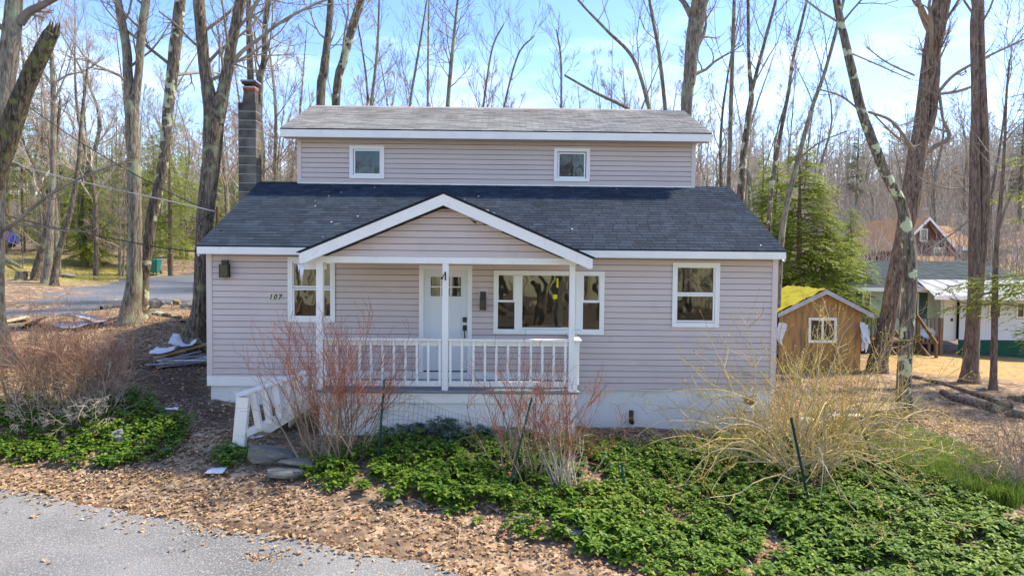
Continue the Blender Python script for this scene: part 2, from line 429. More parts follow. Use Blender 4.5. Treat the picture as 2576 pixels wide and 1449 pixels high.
edge_dark = np.clip(1 - polydist(X, Y, ROAD1) / .45, 0, 1) * (vnoise(X, Y, 1.6, 9) > .42) * (X > -6)
zc[:, 1] = np.maximum(soft(MULCH, .4), edge_dark * .9).ravel()
zc[:, 2] = (soft(GRASSHILL, 2.5)).ravel()
at = go.data.color_attributes.new('zone', 'FLOAT_COLOR', 'POINT'); at.data.foreach_set('color', zc.ravel())

# roads: draped sheets a little above the ground
def draped(name, poly, step, zoff, material, jit=.12, dmax=None):
    px = np.array(poly); x0, y0 = px.min(0); x1, y1 = px.max(0)
    gx = np.arange(x0, x1 + step, step); gy = np.arange(y0, y1 + step, step)
    A, B = np.meshgrid(gx, gy)
    A2 = A + (vnoise(A, B, .9, 21) - .5) * jit; B2 = B + (vnoise(A, B, .9, 22) - .5) * jit
    ins = inpoly(A, B, poly)
    i = np.arange(A.size).reshape(A.shape)
    ok = ins[:-1, :-1] & ins[1:, :-1] & ins[1:, 1:] & ins[:-1, 1:]
    q = np.stack([i[:-1, :-1], i[:-1, 1:], i[1:, 1:], i[1:, :-1]], -1)[ok]
    used = np.unique(q); re = np.full(A.size, -1); re[used] = np.arange(len(used))
    v = np.stack([A2.ravel(), B2.ravel(), (ground(A2, B2) + zoff).ravel()], -1)[used]
    return tag(MB().add(v, re[q]).build(name, material, smooth=True), kind='structure')
MT['asphalt'] = mat('asphalt', (.155, .155, .15), (.265, .26, .25), scale=.7, lo=.3, hi=.72, rough=.9, bump=.9, bscale=55, c3=(.36, .35, .33), s3=38, lo3=.50, hi3=.66, spec=.25)
MT['asphalt2'] = mat('old_asphalt', (.085, .09, .097), (.16, .17, .18), scale=.35, lo=.35, hi=.65, rough=.85, bump=.5, bscale=40, c3=(.34, .34, .34), s3=30, lo3=.55, hi3=.7)
ed = np.array(ROAD1[:len(_edge) + 5])
rx_ = np.concatenate([np.arange(-40, -13, .5), np.arange(-13, 9, .06), np.arange(9, 40, .5)])
ry_ = np.interp(rx_, ed[:, 0], ed[:, 1]); ry_ = np.convolve(np.pad(ry_, 8, 'edge'), np.ones(17) / 17, 'valid')
ry_ = ry_ + (vnoise(rx_, rx_ * 0, 1.7, 25) - .5) * .22 + (vnoise(rx_, rx_ * 0, 6.0, 26) - .5) * .10
offs = np.array([0, .04, .12, .3, .6, 1, 1.5, 2.2, 3, 4.2, 6, 9, 13])
AX = np.repeat(rx_[None], len(offs), 0); AY = ry_[None] - offs[:, None]
AZ = ground(AX, AY) + np.where(offs < .02, -.02, .014)[:, None] + (vnoise(AX, AY, .7, 27) - .5) * .02
i_ = np.arange(AX.size).reshape(AX.shape)
tag(MB().add(np.stack([AX, AY, AZ], -1), np.stack([i_[1:, :-1], i_[1:, 1:], i_[:-1, 1:], i_[:-1, :-1]], -1).reshape(-1, 4)).build('road', MT['asphalt'], smooth=True), kind='structure')
draped('driveway', ROAD2, .15, .03, MT['asphalt2'])

# ------------------------------------------------------------------ the house
PSI = 0.0125
house = empty('house', (0, 13.2, 0), PSI, 'mauve grey sided house with dark lower roof, white gabled porch and weathered upper roof', 'house')
HC, HS = math.cos(PSI), math.sin(PSI)
def H(px, py, d=0.0):
    """(x, z) on the house plane y=d seen through a pixel"""
    r = ray(px, py); o = np.array([0, -13.2, CAMZ])
    rl = np.array([r[0] * HC + r[1] * HS, -r[0] * HS + r[1] * HC, r[2]])
    ol = np.array([o[0] * HC + o[1] * HS, -o[0] * HS + o[1] * HC, o[2]])
    t = (d - ol[1]) / rl[1]; p = ol + rl * t
    return p[0], p[2]
def hx(px, py, d=0.0): return H(px, py, d)[0]
def hz(px, py, d=0.0): return H(px, py, d)[1]

XL, XR = hx(521.5, 800), hx(1953, 800)
ZSB = hz(570, 969.8)                    # underside of the siding and the skirt board
ZE = hz(1288, 640, -.3)                 # eave height
EXPO = .1145
YU, YUE, YRG = 2.95, 2.60, 5.15         # upper wall, upper eave, upper ridge planes

def siding_course(parent, za, zb, d, xa0, xb0, xa1=None, xb1=None, face=-1, axis_='y'):
    """one course: proud at its lower edge; x spans at bottom (xa0,xb0) and top (xa1,xb1)"""
    xa1 = xa0 if xa1 is None else xa1; xb1 = xb0 if xb1 is None else xb1
    lo, hi = .018, .004
    def pt(x, off, z):
        return (x, d + face * off, z) if axis_ == 'y' else (d + face * off, x, z)
    v = [pt(xa0, lo, za), pt(xb0, lo, za), pt(xb0, -.002, za), pt(xa0, -.002, za), pt(xa1, hi, zb), pt(xb1, hi, zb), pt(xb1, -.002, zb), pt(xa1, -.002, zb)]
    # a small butt lip below the face
    MB().hexa(v).build('siding_board', MT['siding'], parent)

def siding(parent, x0, x1, z0, z1, d, openings=(), expo=EXPO, face=-1, axis_='y', xl=None, xr=None, ztop=None):
    z = z0
    while z < z1 - .004:
        zt = min(z + expo, z1)
        segs = [(x0, x1)]
        for (a, b, c, e) in openings:
            if c < zt - .02 and e > z + .02:
                ns = []
                for s, t in segs:
                    if b <= s or a >= t: ns.append((s, t))
                    else:
                        if a > s: ns.append((s, a))
                        if b < t: ns.append((b, t))
                segs = ns
        for (a, b, c, e) in openings:      # strips left over a window or under it
            if c < zt - .02 and e > z + .02:
                for u, w_ in ((z, c), (e, zt - .010)):
                    if w_ - u > .012 and u >= z - 1e-6 and w_ <= zt + 1e-6:
                        f0, f1 = (u - z) / expo, (w_ - z) / expo
                        p0, p1 = .018 - .014 * f0, .018 - .014 * f1
                        if axis_ == 'y':
                            MB().hexa([(a, d - p0, u), (b, d - p0, u), (b, d + .002, u), (a, d + .002, u), (a, d - p1, w_), (b, d - p1, w_), (b, d + .002, w_), (a, d + .002, w_)]).build('siding_board', MT['siding'], parent)
        ns = []
        for s, t in segs:                  # butt joints of the vinyl lengths
            while t - s > 3.9:
                k_ = s + rng.uniform(2.4, 3.7); ns.append((s, k_)); s = k_ + .0015
            ns.append((s, t))
        segs = ns
        for s, t in segs:
            if xl:
                siding_course(parent, z, zt - .010, d, max(s, xl(z)), min(t, xr(z)), max(s, xl(zt)), min(t, xr(zt)), face, axis_)
            else:
                siding_course(parent, z, zt - .010, d, s, t, None, None, face, axis_)
        z = zt

def wall_sheet(name, x0, x1, z0, z1, d, openings, parent, material, th=.10):
    """sheathing with holes, th thick behind the plane y=d"""
    xs_ = sorted({x0, x1, *[v for o in openings for v in o[:2]]}); zs_ = sorted({z0, z1, *[v for o in openings for v in o[2:]]})
    mb = MB()
    for i in range(len(xs_) - 1):
        for j in range(len(zs_) - 1):
            cx, cz = (xs_[i] + xs_[i + 1]) / 2, (zs_[j] + zs_[j + 1]) / 2
            if any(a < cx < b and c < cz < e for a, b, c, e in openings): continue
            mb.box(xs_[i], xs_[i + 1], d + .001, d + th, zs_[j], zs_[j + 1])
    return mb.build(name, material, parent)

def ring(mb, x0, x1, z0, z1, wl, wb, y0, y1, wt=None, wr=None):
    wt = wb if wt is None else wt; wr = wl if wr is None else wr
    mb.box(x0, x0 + wl, y0, y1, z0, z1); mb.box(x1 - wr, x1, y0, y1, z0, z1)
    mb.box(x0 + wl, x1 - wr, y0, y1, z0, z0 + wb); mb.box(x0 + wl, x1 - wr, y0, y1, z1 - wt, z1)

def window(parent, o, d, lights, fw=.075, name='window', label=None, double=True):
    """o: outer frame (x0,x1,z0,z1) on plane d; lights: list of glass rects with sash margins"""
    x0, x1, z0, z1 = o
    mb = MB(); ring(mb, x0, x1, z0, z1, fw, fw, d - .03, d + .06)
    # outer flange lip
    ring(mb, x0 - .012, x1 + .012, z0 - .012, z1 + .012, .03, .03, d - .0345, d - .0305)
    f = mb.build(name, MT['vinyl'], parent)
    if label: f['label'] = label
    for (a, b, c, e, dy) in lights:
        s = MB(); t = .034
        ring(s, a - t, b + t, c - t, e + t, t, t, d - .012 + dy, d + .02 + dy)
        so_ = s.build('sash', MT['vinyl'], f)
        MB().box(a - .004, b + .004, d + .004 + dy, d + .010 + dy, c - .004, e + .004).build('pane', MT['glass'], f)
    return f

# openings (from the picture, on the wall plane)
def rect(px0, px1, py0, py1, d=0.0):
    xm = (px0 + px1) / 2; ym = (py0 + py1) / 2
    return (hx(px0, ym, d), hx(px1, ym, d), hz(xm, py1, d), hz(xm, py0, d))
WL = rect(726.5, 842, 648.6, 808.3); DR = rect(1054.4, 1187.3, 667.2, 941); PW = rect(1243, 1518, 683, 839); WR = rect(1692.2, 1807.8, 662.5, 821.2)
ops = [WL, DR, PW, WR]
ZSIDE0 = hz(600, 945.3)
front = wall_sheet('wall', XL, XR, ZSB, ZE + .1, 0, [(a + .05, b - .05, c + .05, e - .05) for a, b, c, e in ops], house, MT['shadow_sheath'])
PXL, PXR = hx(795, 985, -1.18), hx(1451, 985, -1.2)
siding(front, XL + .10, XR - .10, ZSB, ZE + .02, 0, [(XL, PXL + .0, ZSB - .2, ZSIDE0 - .03)] + ops)
for xa, xb in ((XL - .004, XL + .103), (XR - .103, XR + .004)):
    MB().box(xa, xb, -.026, -.003, ZSB + (.15 if xa < 0 else 0), ZE + .02).build('corner_board', MT['corner'], house)
MB().box(XL - .004, PXL, -.03, -.003, ZSB, ZSIDE0 - .003).build('skirt_board', MT['white'], house)
# side and back walls
DEPTH = 6.2
for s, xw in ((-1, XL), (1, XR)):
    pts = [(0.101, ZSB), (DEPTH, ZSB), (DEPTH, ZE + .1), (3.05, ZE + 1.45), (0.101, ZE + .1)]
    mb = MB(); n = len(pts)
    xo, xi = (xw, xw + .1) if s < 0 else (xw - .1, xw)
    v = [(xo, a, b) for a, b in pts] + [(xi, a, b) for a, b in pts]
    mb.add(v, [(i, (i + 1) % n, n + (i + 1) % n, n + i) for i in range(n)], [(0, i, i + 1) for i in range(1, n - 1)] + [(n, n + i + 1, n + i) for i in range(1, n - 1)])
    wv = mb.build('wall', MT['shadow_sheath'], house)
    siding(wv, 0.0, DEPTH, ZSB, ZE + .05, xw, face=s, axis_='x', expo=EXPO)
    lo_ = lambda z: max(0.0, (z - ZE - .1) / .4426); hi_ = lambda z: min(DEPTH, DEPTH - (z - ZE - .1) / .4286)
    siding(wv, 0.0, DEPTH, ZE + .05, ZE + 1.40, xw, face=s, axis_='x', xl=lo_, xr=hi_)
MB().box(XL + .1, XR - .1, DEPTH - .1, DEPTH, ZSB, ZE + .1).build('wall', MT['siding'], house)
# rooms behind the windows
rm = MB(); rm.box(XL + .11, XR - .11, .12, 3.6, ZSB, ZSB + .02); rm.box(XL + .11, XR - .11, 3.6, 3.65, ZSB, ZE + .1); rm.box(XL + .11, XR - .11, .12, 3.6, ZE + .12, ZE + .14)
for xq in (hx(900, 800), hx(1600, 800)): rm.box(xq, xq + .1, .12, 3.6, ZSB + .03, ZE + .1)
rm.build('interior', MT['room'], house)
# foundation
fz = -1.6
fd = MB(); fd.box(XL + .05, XR - .05, .03, .25, fz, ZSB); fd.box(XL + .05, XL + .25, .25, DEPTH, fz, ZSB); fd.box(XR - .25, XR - .05, .25, DEPTH, fz, ZSB)
fo = fd.build('foundation', MT['whitewall'], house)
# loose white flashing lip under the right siding
mb = MB()
lx0, lx1 = hx(1460, 978), hx(1690, 978)
ptsl = [(lx0 + (lx1 - lx0) * t, -.03 - .012 * math.sin(t * 9), ZSB - .012 - .012 * (t > .62) * math.sin((t - .62) / .38 * 3.1)) for t in np.linspace(0, 1, 14)]
for a, b in zip(ptsl[:-1], ptsl[1:]): mb.bar(a, b, .03, .014)
mb.build('flashing', MT['white'], house)
tag(MB().tube([(*H(1588, 1032, -.10)[:1], -.10, hz(1588, 1032, -.10)), (hx(1588, 1058, -.12), -.12, hz(1588, 1058, -.12)), (hx(1590, 1064, -.06), -.06, hz(1588, 1062, -.06)), (hx(1590, 1064, -.06), .03, hz(1588, 1062, -.06))], .045, 10).build('drain_pipe', MT['rustpipe'], house, smooth=True))

# windows of the ground floor
def gl(px0, px1, py0, py1, dy=0, d=0.0): return (*rect(px0, px1, py0, py1, d), dy)
def O2(x, y): return None
window(house, WL, 0, [gl(739, 829.7, 663, 719.5, .012), gl(741, 831.2, 729.8, 794.5, -.006)], label='double-hung window behind the left porch post')
window(house, WR, 0, [gl(1704.7, 1794.8, 674, 735.8, .012), gl(1703, 1792.5, 745.4, 805.7, -.006)], label='double-hung window beside the right corner')
PWf = window(house, PW, 0, [gl(1254.5, 1291, 692.5, 754.8, .012), gl(1250.8, 1294, 760, 827.5, -.006), gl(1314, 1445.8, 693.4, 824, .006),
     gl(1469, 1506, 694, 755.5, .012), gl(1466, 1508.5, 761.3, 828.6, -.006)], label='wide three-part picture window facing the porch')
mb = MB()
for a, b in ((1294.5, 1311), (1448, 1466)):
    r_ = rect(a, b, 683, 839); MB().box(r_[0], r_[1], -.026, .058, r_[2] + .076, r_[3] - .076).build('mullion', MT['vinyl'], PWf)
tagm = mat('yellow_sticker', (.75, .62, .02), rough=.6)
for a in ((1400, 1405, 700, 724), (1391, 1402, 741, 752)):
    r_ = rect(*a); MB().box(r_[0], r_[1], .0005, .002, r_[2], r_[3]).build('sticker', tagm, PWf)

# door
mb = MB(); x0, x1, z0, z1 = DR
cw = .085
mb.box(x0, x0 + cw, -.03, .06, z0, z1); mb.box(x1 - cw, x1, -.03, .06, z0, z1); mb.box(x0 + cw, x1 - cw, -.03, .06, z1 - cw, z1)
door = tag(mb.build('door_frame', MT['vinyl'], house))
r_ = rect(1064, 1177.3, 676, 932.6); lite = rect(1083.4, 1159.7, 696.5, 745.4)
lf = MB(); dy0, dy1 = .012, .05
ring(lf, r_[0], r_[1], r_[2], r_[3], lite[0] - r_[0], lite[2] - r_[2], dy0, dy1, r_[3] - lite[3], r_[1] - lite[1])
lfo = lf.build('door_leaf', MT['door'], door)
mb = MB()
ring(mb, lite[0] - .03, lite[1] + .03, lite[2] - .03, lite[3] + .03, .03, .03, dy0 - .008, dy0 - .001)
cwid = (lite[1] - lite[0]); chei = lite[3] - lite[2]
for k in (1, 2): mb.box(lite[0] + cwid * k / 3 - .012, lite[0] + cwid * k / 3 + .012, dy0 - .004, dy1, lite[2], lite[3])
zz = lite[2] + chei * .48
for k in range(3):
    a = lite[0] + cwid * k / 3 + (.012 if k else 0); b = lite[0] + cwid * (k + 1) / 3 - (.012 if k < 2 else 0)
    mb.box(a, b, dy0 - .003, dy1 - .001, zz - .012, zz + .012)
mb.build('muntin', MT['door'], door)
for i in range(3):
    for j in range(2):
        a = lite[0] + cwid * i / 3 + .012; b = lite[0] + cwid * (i + 1) / 3 - .012
        c, e = (lite[2], zz - .012) if j == 0 else (zz + .012, lite[3])
        MB().box(a, b, dy0 + .012, dy0 + .018, c, e).build('pane', MT['glass'], door)
# shaker panels of the door
mb = MB()
zb_, zt_ = r_[2] + .16, lite[2] - .14
xm = (r_[0] + r_[1]) / 2
for a, b in ((r_[0] + .13, xm - .03), (xm + .03, r_[1] - .13)):
    ring(mb, a, b, zb_, zt_, .018, .018, dy0 - .006, dy0 - .0005)
mb.build('door_panel', MT['door'], door)
q = rect(1164.2, 1174, 798, 810.5); MB().box(q[0], q[1], dy0 - .03, dy0 - .001, q[2], q[3]).build('deadbolt', MT['black'], door)
q = rect(1164.2, 1174, 818, 832); mb = MB(); mb.box(q[0], q[1], dy0 - .02, dy0 - .001, q[2], q[3])
xm = (q[0] + q[1]) / 2; mb.tube([(xm, dy0 - .02, q[2] + .05), (xm, dy0 - .06, q[2] + .03), (xm, dy0 - .065, q[2] - .10), (xm, dy0 - .01, q[2] - .16)], .011, 8)
mb.build('handle', MT['black'], door)
MB().box(r_[0], r_[1], -.05, .05, DR[2] - .012, DR[2] + .05).build('threshold', MT['black'], door)

# wall lamps and house number
def wall_lamp(px0, px1, py0, py1, body_top, plate):
    q = rect(px0, px1, py0, py1); x0, x1, z0, z1 = q; xm = (x0 + x1) / 2
    zt = hz(px0, body_top)
    mb = MB(); mb.box(xm - .055, xm + .055, -.12, -.018, zt, z1)            # hood
    pl = plate
    f = mb.build('wall_lamp', MT['black'], house)
    MB().box(x0 - (.03 if pl else -.01), x1 + (.03 if pl else -.01), -.0225, -.005, z0 + (.1 if pl else .16), z1 + (.07 if pl else .03)).build('mounting_plate', MT['corner'], f)
    y0, y1 = -.17, -.04
    b = MB()
    for sx in (x0, x1 - .012):
        for sy in (y0, y1 - .012): b.box(sx, sx + .012, sy, sy + .012, z0, zt)
    b.box(x0 - .004, x1 + .004, y0 - .004, y1 + .004, zt, zt + .018); b.box(x0 - .004, x1 + .004, y0 - .004, y1 + .004, z0 - .012, z0)
    b.build('lamp_cage', MT['black'], f)
    MB().box(x0 + .013, x1 - .013, y0 + .005, y1 - .005, z0 + .002, zt - .002).build('lamp_glass', MT['lampglass'], f)
    MB().tube([(xm, -.105, z0 + (zt - z0) * .55), (xm, -.105, zt - .01)], .02, 8).build('bulb', MT['vinyl'], f)
    return f
wall_lamp(559.8, 581.3, 654.2, 696.4, 667, False)['label'] = 'black lantern wall lamp by the left corner'
wall_lamp(1207.8, 1223, 733.5, 777, 753, True)['label'] = 'black lantern wall lamp beside the door'
q = rect(678.5, 707, 740, 754.3)
npl = MB().box(q[0], q[1], -.024, -.016, q[2], q[3]).build('number_plate', MT['plate'], house)
cu = bpy.data.curves.new('house_number', 'FONT'); cu.body = '107'; cu.size = .135; cu.extrude = .002; cu.shear = .25; cu.space_character = 1.25; cu.offset = .0035
cu.align_x = 'CENTER'; cu.align_y = 'CENTER'
to = bpy.data.objects.new('house_number', cu); COL.objects.link(to)
dg = bpy.context.evaluated_depsgraph_get(); tm = bpy.data.meshes.new_from_object(to.evaluated_get(dg)); bpy.data.objects.remove(to)
tm.materials.clear(); tm.materials.append(MT['black'])
link('house_number', tm, npl, ((q[0] + q[1]) / 2, -.026, (q[2] + q[3]) / 2), (R(90), 0, 0))

# ------------------------------------------------------------------ roofs
def slab_mesh(wd, ln, th, tilt):
    """one shingle in roof coordinates: x across, y up the slope, z off the deck"""
    return MB().hexa([(0.004, 0, tilt - .001), (wd - .004, 0, tilt - .001), (wd - .004, ln, 0), (.004, ln, 0), (.004, 0, tilt + th), (wd - .004, 0, tilt + th), (wd - .004, ln, th), (.004, ln, th)])
def shingles(parent, x0, x1, y0, z0, slope, length, expo, widths, material, offset_fn, nmax=300, th=.006):
    """rows of shingles up a slope that starts at (y0, z0); the lowest nmax are single parts, the rest one part"""
    a = math.atan(slope); ca, sa = math.cos(a), math.sin(a)
    cache = {}; count = 0; rest = MB(); row = 0; s = 0.0
    ln = expo * 1.25
    while s < length - .02:
        x = x0 - offset_fn(row)
        while x < x1 - .01:
            wd = widths[int(rng.integers(len(widths)))]
            a0, a1 = max(x, x0), min(x + wd, x1)
            x += wd
            if a1 - a0 < .03: continue
            w_ = round(a1 - a0, 3); tl = .008 if rng.random() < .5 or th > .008 else .012
            l_ = min(ln, length - s)
            if count < nmax:
                key = (w_, tl, round(l_, 3))
                if key not in cache: cache[key] = slab_mesh(w_, l_, th, tl).mesh('shingle', material)
                link('shingle', cache[key], parent, (a0, y0 + s * ca, z0 + s * sa), (a, 0, 0)); count += 1
            else:
                v = slab_mesh(w_, l_, th, tl).V[0]
                v = np.stack([v[:, 0] + a0, y0 + s * ca + v[:, 1] * ca - v[:, 2] * sa, z0 + s * sa + v[:, 1] * sa + v[:, 2] * ca], -1)
                rest.hexa(v)
        s += expo; row += 1
    if rest.n: tag(rest.build('shingles', material, parent), kind='stuff')

# lower roof: front slope from the eave to the upper wall, back slope hidden behind
RX0, RX1 = hx(493.5, 619, -.33), hx(1979, 633, -.33)
YE = -.32
ZEt = hz(1236, 626, YE)
yt = 3.05; ZT = hz(1746, 470, yt)
slope = (ZT - ZEt) / (yt - YE)
print('lower roof slope', slope, 'eave z', ZEt, 'top z', ZT)
mb = MB(); th = .05
v = [(YE, ZEt), (yt, ZT), (DEPTH + .3, ZT - slope * (DEPTH + .3 - yt)), (DEPTH + .3, ZT - slope * (DEPTH + .3 - yt) - th), (yt, ZT - th), (YE, ZEt - th)]
def yz_prism(mb, pts, x0, x1):
    n = len(pts); V_ = [(x0, a, b) for a, b in pts] + [(x1, a, b) for a, b in pts]
    mb.add(V_, [(i, n + i, n + (i + 1) % n, (i + 1) % n) for i in range(n)])
    return mb
yz_prism(mb, v[:2] + [v[4], v[5]], RX0, RX1); yz_prism(mb, [v[1], v[2], v[3], v[4]], RX0, RX1)
for xx, fl in ((RX0, 1), (RX1, -1)):
    for qd in ((0, 1, 4, 5), (1, 2, 3, 4)):
        p_ = [(xx, *v[i]) for i in qd]
        mb.add(p_, [(0, 1, 2, 3)] if fl < 0 else [(3, 2, 1, 0)])
roof = mb.build('roof', MT['roofedge'], house); roof['label'] = 'dark slate-blue shingle roof over the ground floor'
L1 = math.hypot(yt - YE, ZT - ZEt)
shingles(roof, RX0, RX1, YE - .012, ZEt, slope, L1, .142, [.17, .22, .28, .33, .20, .25], MT['shingle'], lambda r: float(rng.random() * .25), th=.010)
db = MB()          # wind-blown bits lying on the lower roof
for k in range(20):
    u_, v_ = rng.uniform(RX0 + .3, RX1 - .3), rng.uniform(.2, L1 - .2); s_ = rng.uniform(.01, .024); a_ = rng.random() * 3.1
    p_ = np.array([u_, YE + v_ * math.cos(math.atan(slope)), ZEt + v_ * math.sin(math.atan(slope)) + .03]); d_ = np.array([math.cos(a_), math.sin(a_) * .9, math.sin(a_) * slope * .9]) * s_ * (1 if k % 3 else 3); w_ = np.array([-math.sin(a_), math.cos(a_) * .9, math.cos(a_) * slope]) * s_ * (.5 if k % 3 else .12)
    db.add([p_ - d_ - w_, p_ + d_ - w_, p_ + d_ + w_, p_ - d_ + w_], [(0, 1, 2, 3)])
tag(db.build('debris', MT['whitewall'], roof), kind='stuff')
# fascia and soffit
ZF0 = hz(520, 640, YE)
FB = MB().box(RX0 + .01, RX1 - .01, YE - .012, YE + .012, hz(1236, 645.5, YE), ZEt - .012).build('fascia', MT['white'], house)
MB().box(RX0 + .02, RX1 - .02, YE + .013, .0, hz(1236, 645.5, YE) + .02, hz(1236, 645.5, YE) + .03).build('soffit', MT['soffit'], house)
# rake boards at the two ends
for xa, xb in ((RX0 + .012, RX0 + .034), (RX1 - .034, RX1 - .012)):
    yz_prism(MB(), [(YE + .02, ZEt - .06), (yt, ZT - .055), (yt, ZT - .20), (YE + .02, ZEt - .19)], xa, xb).build('rake_board', MT['white'], house)

# upper storey
UXL, UXR = hx(749, 420, YU), hx(1748, 430, YU)
UZ0 = ZT - .06
UZ1 = hz(1250, 347, YUE)
UWL = rect(880.8, 966, 368.5, 448.6, YU); UWR = rect(1394.7, 1482.3, 375, 456, YU)
uw = wall_sheet('wall', UXL, UXR, UZ0, UZ1 + .15, YU, [(a + .05, b - .05, c + .05, e - .05) for a, b, c, e in (UWL, UWR)], house, MT['shadow_sheath'])
zs0 = hz(1250, 463.5, YU)
siding(uw, UXL + .085, UXR - .085, zs0, UZ1 + .03, YU, [UWL, UWR], expo=.1145)
for xa, xb in ((UXL - .004, UXL + .088), (UXR - .088, UXR + .004)):
    MB().box(xa, xb, YU - .026, YU - .003, zs0 - .03, UZ1 + .03).build('corner_board', MT['corner'], house)
mb = MB(); xx = np.linspace(UXL + .01, UXR - .01, 40)
for a, b in zip(xx[:-1], xx[1:]):
    dz = rng.uniform(-.012, .012)
    mb.hexa([(a, YU - .03, UZ0 + .02 + dz), (b, YU - .03, UZ0 + .02 + rng.uniform(-.01, .01)), (b, YU - .004, UZ0), (a, YU - .004, UZ0), (a, YU - .022, zs0 - .004), (b, YU - .022, zs0 - .004), (b, YU - .004, zs0 - .004), (a, YU - .004, zs0 - .004)])
mb.build('flashing', MT['white'], house)
window(house, UWL, YU, [gl(893.5, 955.2, 380.6, 437, 0, YU)], fw=.07, label='small square upper window on the left')
window(house, UWR, YU, [gl(1407, 1469, 388.3, 445, 0, YU)], fw=.07, label='small square upper window on the right')
YB = 7.7
MB().box(UXL + .1, UXR - .1, YU + 2.2, YU + 2.25, UZ0, UZ1 + .1).build('interior', MT['room'], house)
RUX0, RUX1 = hx(704, 327, YUE - .03), hx(1791.5, 340, YUE - .03)
UZe = hz(1248, 330.5, YUE - .03)
UZr = hz(1250, 274, YRG)
us = (UZr - UZe) / (YRG - YUE + .03)
print('upper roof slope', us)
for s, xw in ((-1, UXL), (1, UXR)):
    xo, xi = (xw, xw + .1) if s < 0 else (xw - .1, xw)
    pts = [(YU + .101, UZ0 - .9), (YB, UZ0 - .9), (YB, UZ1 + .1), (YRG, UZr - .12), (YU + .101, UZ1 + .1)]; n = 5
    v_ = [(xo, a, b) for a, b in pts] + [(xi, a, b) for a, b in pts]
    wv = MB().add(v_, [(i, (i + 1) % n, n + (i + 1) % n, n + i) for i in range(n)], [(0, i, i + 1) for i in range(1, 4)] + [(n, n + i + 1, n + i) for i in range(1, 4)]).build('wall', MT['siding'], house)
    siding(wv, YU, YB, ZT - .1, UZ1 + .1, xw, face=s, axis_='x')
MB().box(UXL + .1, UXR - .1, YB - .1, YB, UZ0 - .9, UZ1 + .1).build('wall', MT['siding'], house)
mb = MB(); ye = YUE - .03; yb = 2 * YRG - ye
yz_prism(mb, [(ye, UZe), (YRG, UZr), (YRG, UZr - .05), (ye, UZe - .05)], RUX0, RUX1); yz_prism(mb, [(YRG, UZr), (yb, UZe), (yb, UZe - .05), (YRG, UZr - .05)], RUX0, RUX1)
for xx_, fl in ((RUX0, 1), (RUX1, -1)):
    for pp in ([(ye, UZe), (YRG, UZr), (YRG, UZr - .05), (ye, UZe - .05)], [(YRG, UZr), (yb, UZe), (yb, UZe - .05), (YRG, UZr - .05)]):
        mb.add([(xx_, *p) for p in pp], [(0, 1, 2, 3)] if fl < 0 else [(3, 2, 1, 0)])
uroof = mb.build('roof', MT['roofedge'], house); uroof['label'] = 'pale weathered shingle roof of the upper storey'
shingles(uroof, RUX0, RUX1, ye - .015, UZe, us, math.hypot(YRG - ye, UZr - UZe), .13, [.305], MT['oldshingle'], lambda r: .152 * (r % 2) + .0, th=.008)
UFZ = hz(1248, 350.5, YUE - .03)
MB().box(RUX0 + .01, RUX1 - .01, ye - .012, ye + .012, UFZ, UZe - .014).build('fascia', MT['white'], house)
MB().box(RUX0 + .02, RUX1 - .02, ye + .013, YU, UFZ + .02, UFZ + .03).build('soffit', MT['soffit'], house)
for xa, xb in ((RUX0 + .012, RUX0 + .034), (RUX1 - .034, RUX1 - .012)):
    yz_prism(MB(), [(ye + .02, UZe - .055), (YRG, UZr - .055), (YRG, UZr - .21), (ye + .02, UZe - .2)], xa, xb).build('rake_board', MT['white'], house)
mb = MB()
MTridge = mat('ridge_metal', (.34, .34, .34), (.42, .30, .27), scale=1.5, rough=.6)
xx = np.linspace(RUX0 + .05, RUX1 - .75, 12)
for i, (a, b) in enumerate(zip(xx[:-1], xx[1:])):
    yz_prism(mb, [(YRG - .13, UZr - .045 + .008), (YRG, UZr + .03 + .004 * (i % 3)), (YRG, UZr + .015), (YRG - .13, UZr - .05)], a, b - .004)
    yz_prism(mb, [(YRG, UZr + .03 + .004 * (i % 3)), (YRG + .13, UZr - .04), (YRG + .13, UZr - .05), (YRG, UZr + .015)], a, b - .004)
mb.build('ridge_cap', MTridge, house)

# ------------------------------------------------------------------ chimney
chy = 2.95
cx0, cx1 = hx(599.5, 400, chy), hx(644, 400, chy)
czt = hz(622, 258.5, chy); cd = .36
ch = MB().box(cx0 + .005, cx1 - .003, chy + .004, chy + cd - .005, -.6, czt - .004).build('chimney', MT['mortar'], house)
z = czt; k = 0
while z > -.5:
    hh = .208
    MB().hexa([(cx0 + rng.uniform(0, .004), chy + rng.uniform(0, .003), z - hh + .013), (cx1, chy, z - hh + .013), (cx1, chy + cd, z - hh + .013), (cx0, chy + cd, z - hh + .013),
               (cx0 + rng.uniform(0, .004), chy + rng.uniform(0, .003), z), (cx1, chy, z), (cx1, chy + cd, z), (cx0, chy + cd, z)]).build('chimney_block', MT['block'], ch)
    z -= hh; k += 1
fx0, fx1 = hx(612, 240, chy + .08), hx(642, 240, chy + .08)
fzt = hz(627, 228, chy + .08)
mb = MB(); t = .03; fy0, fy1 = chy + .06, chy + .06 + (fx1 - fx0)
mb.hexa([(fx0 - .012, fy0, czt), (fx1 + .008, fy0, czt), (fx1 + .008, fy1 - .06, czt), (fx0 - .012, fy1 - .06, czt), (fx0 + .012, fy0 + .01, fzt), (fx1 - .012, fy0 + .01, fzt), (fx1 - .012, fy1 - .07, fzt), (fx0 + .012, fy1 - .07, fzt)])
mb.build('flue', MT['clay'], ch)
MB().box(fx0 - .004, fx1 + .002, fy0 - .004, fy1 - .05, fzt + .002, fzt + .055).build('flue_rim', MT['rust'], ch)
MB().box(fx0 - .008, fx1 + .006, fy0 - .008, fy1 - .045, fzt + .056, fzt + .09).build('flue_collar', MT['tin'], ch)
capz = hz(627, 205, chy + .1)
mb = MB()
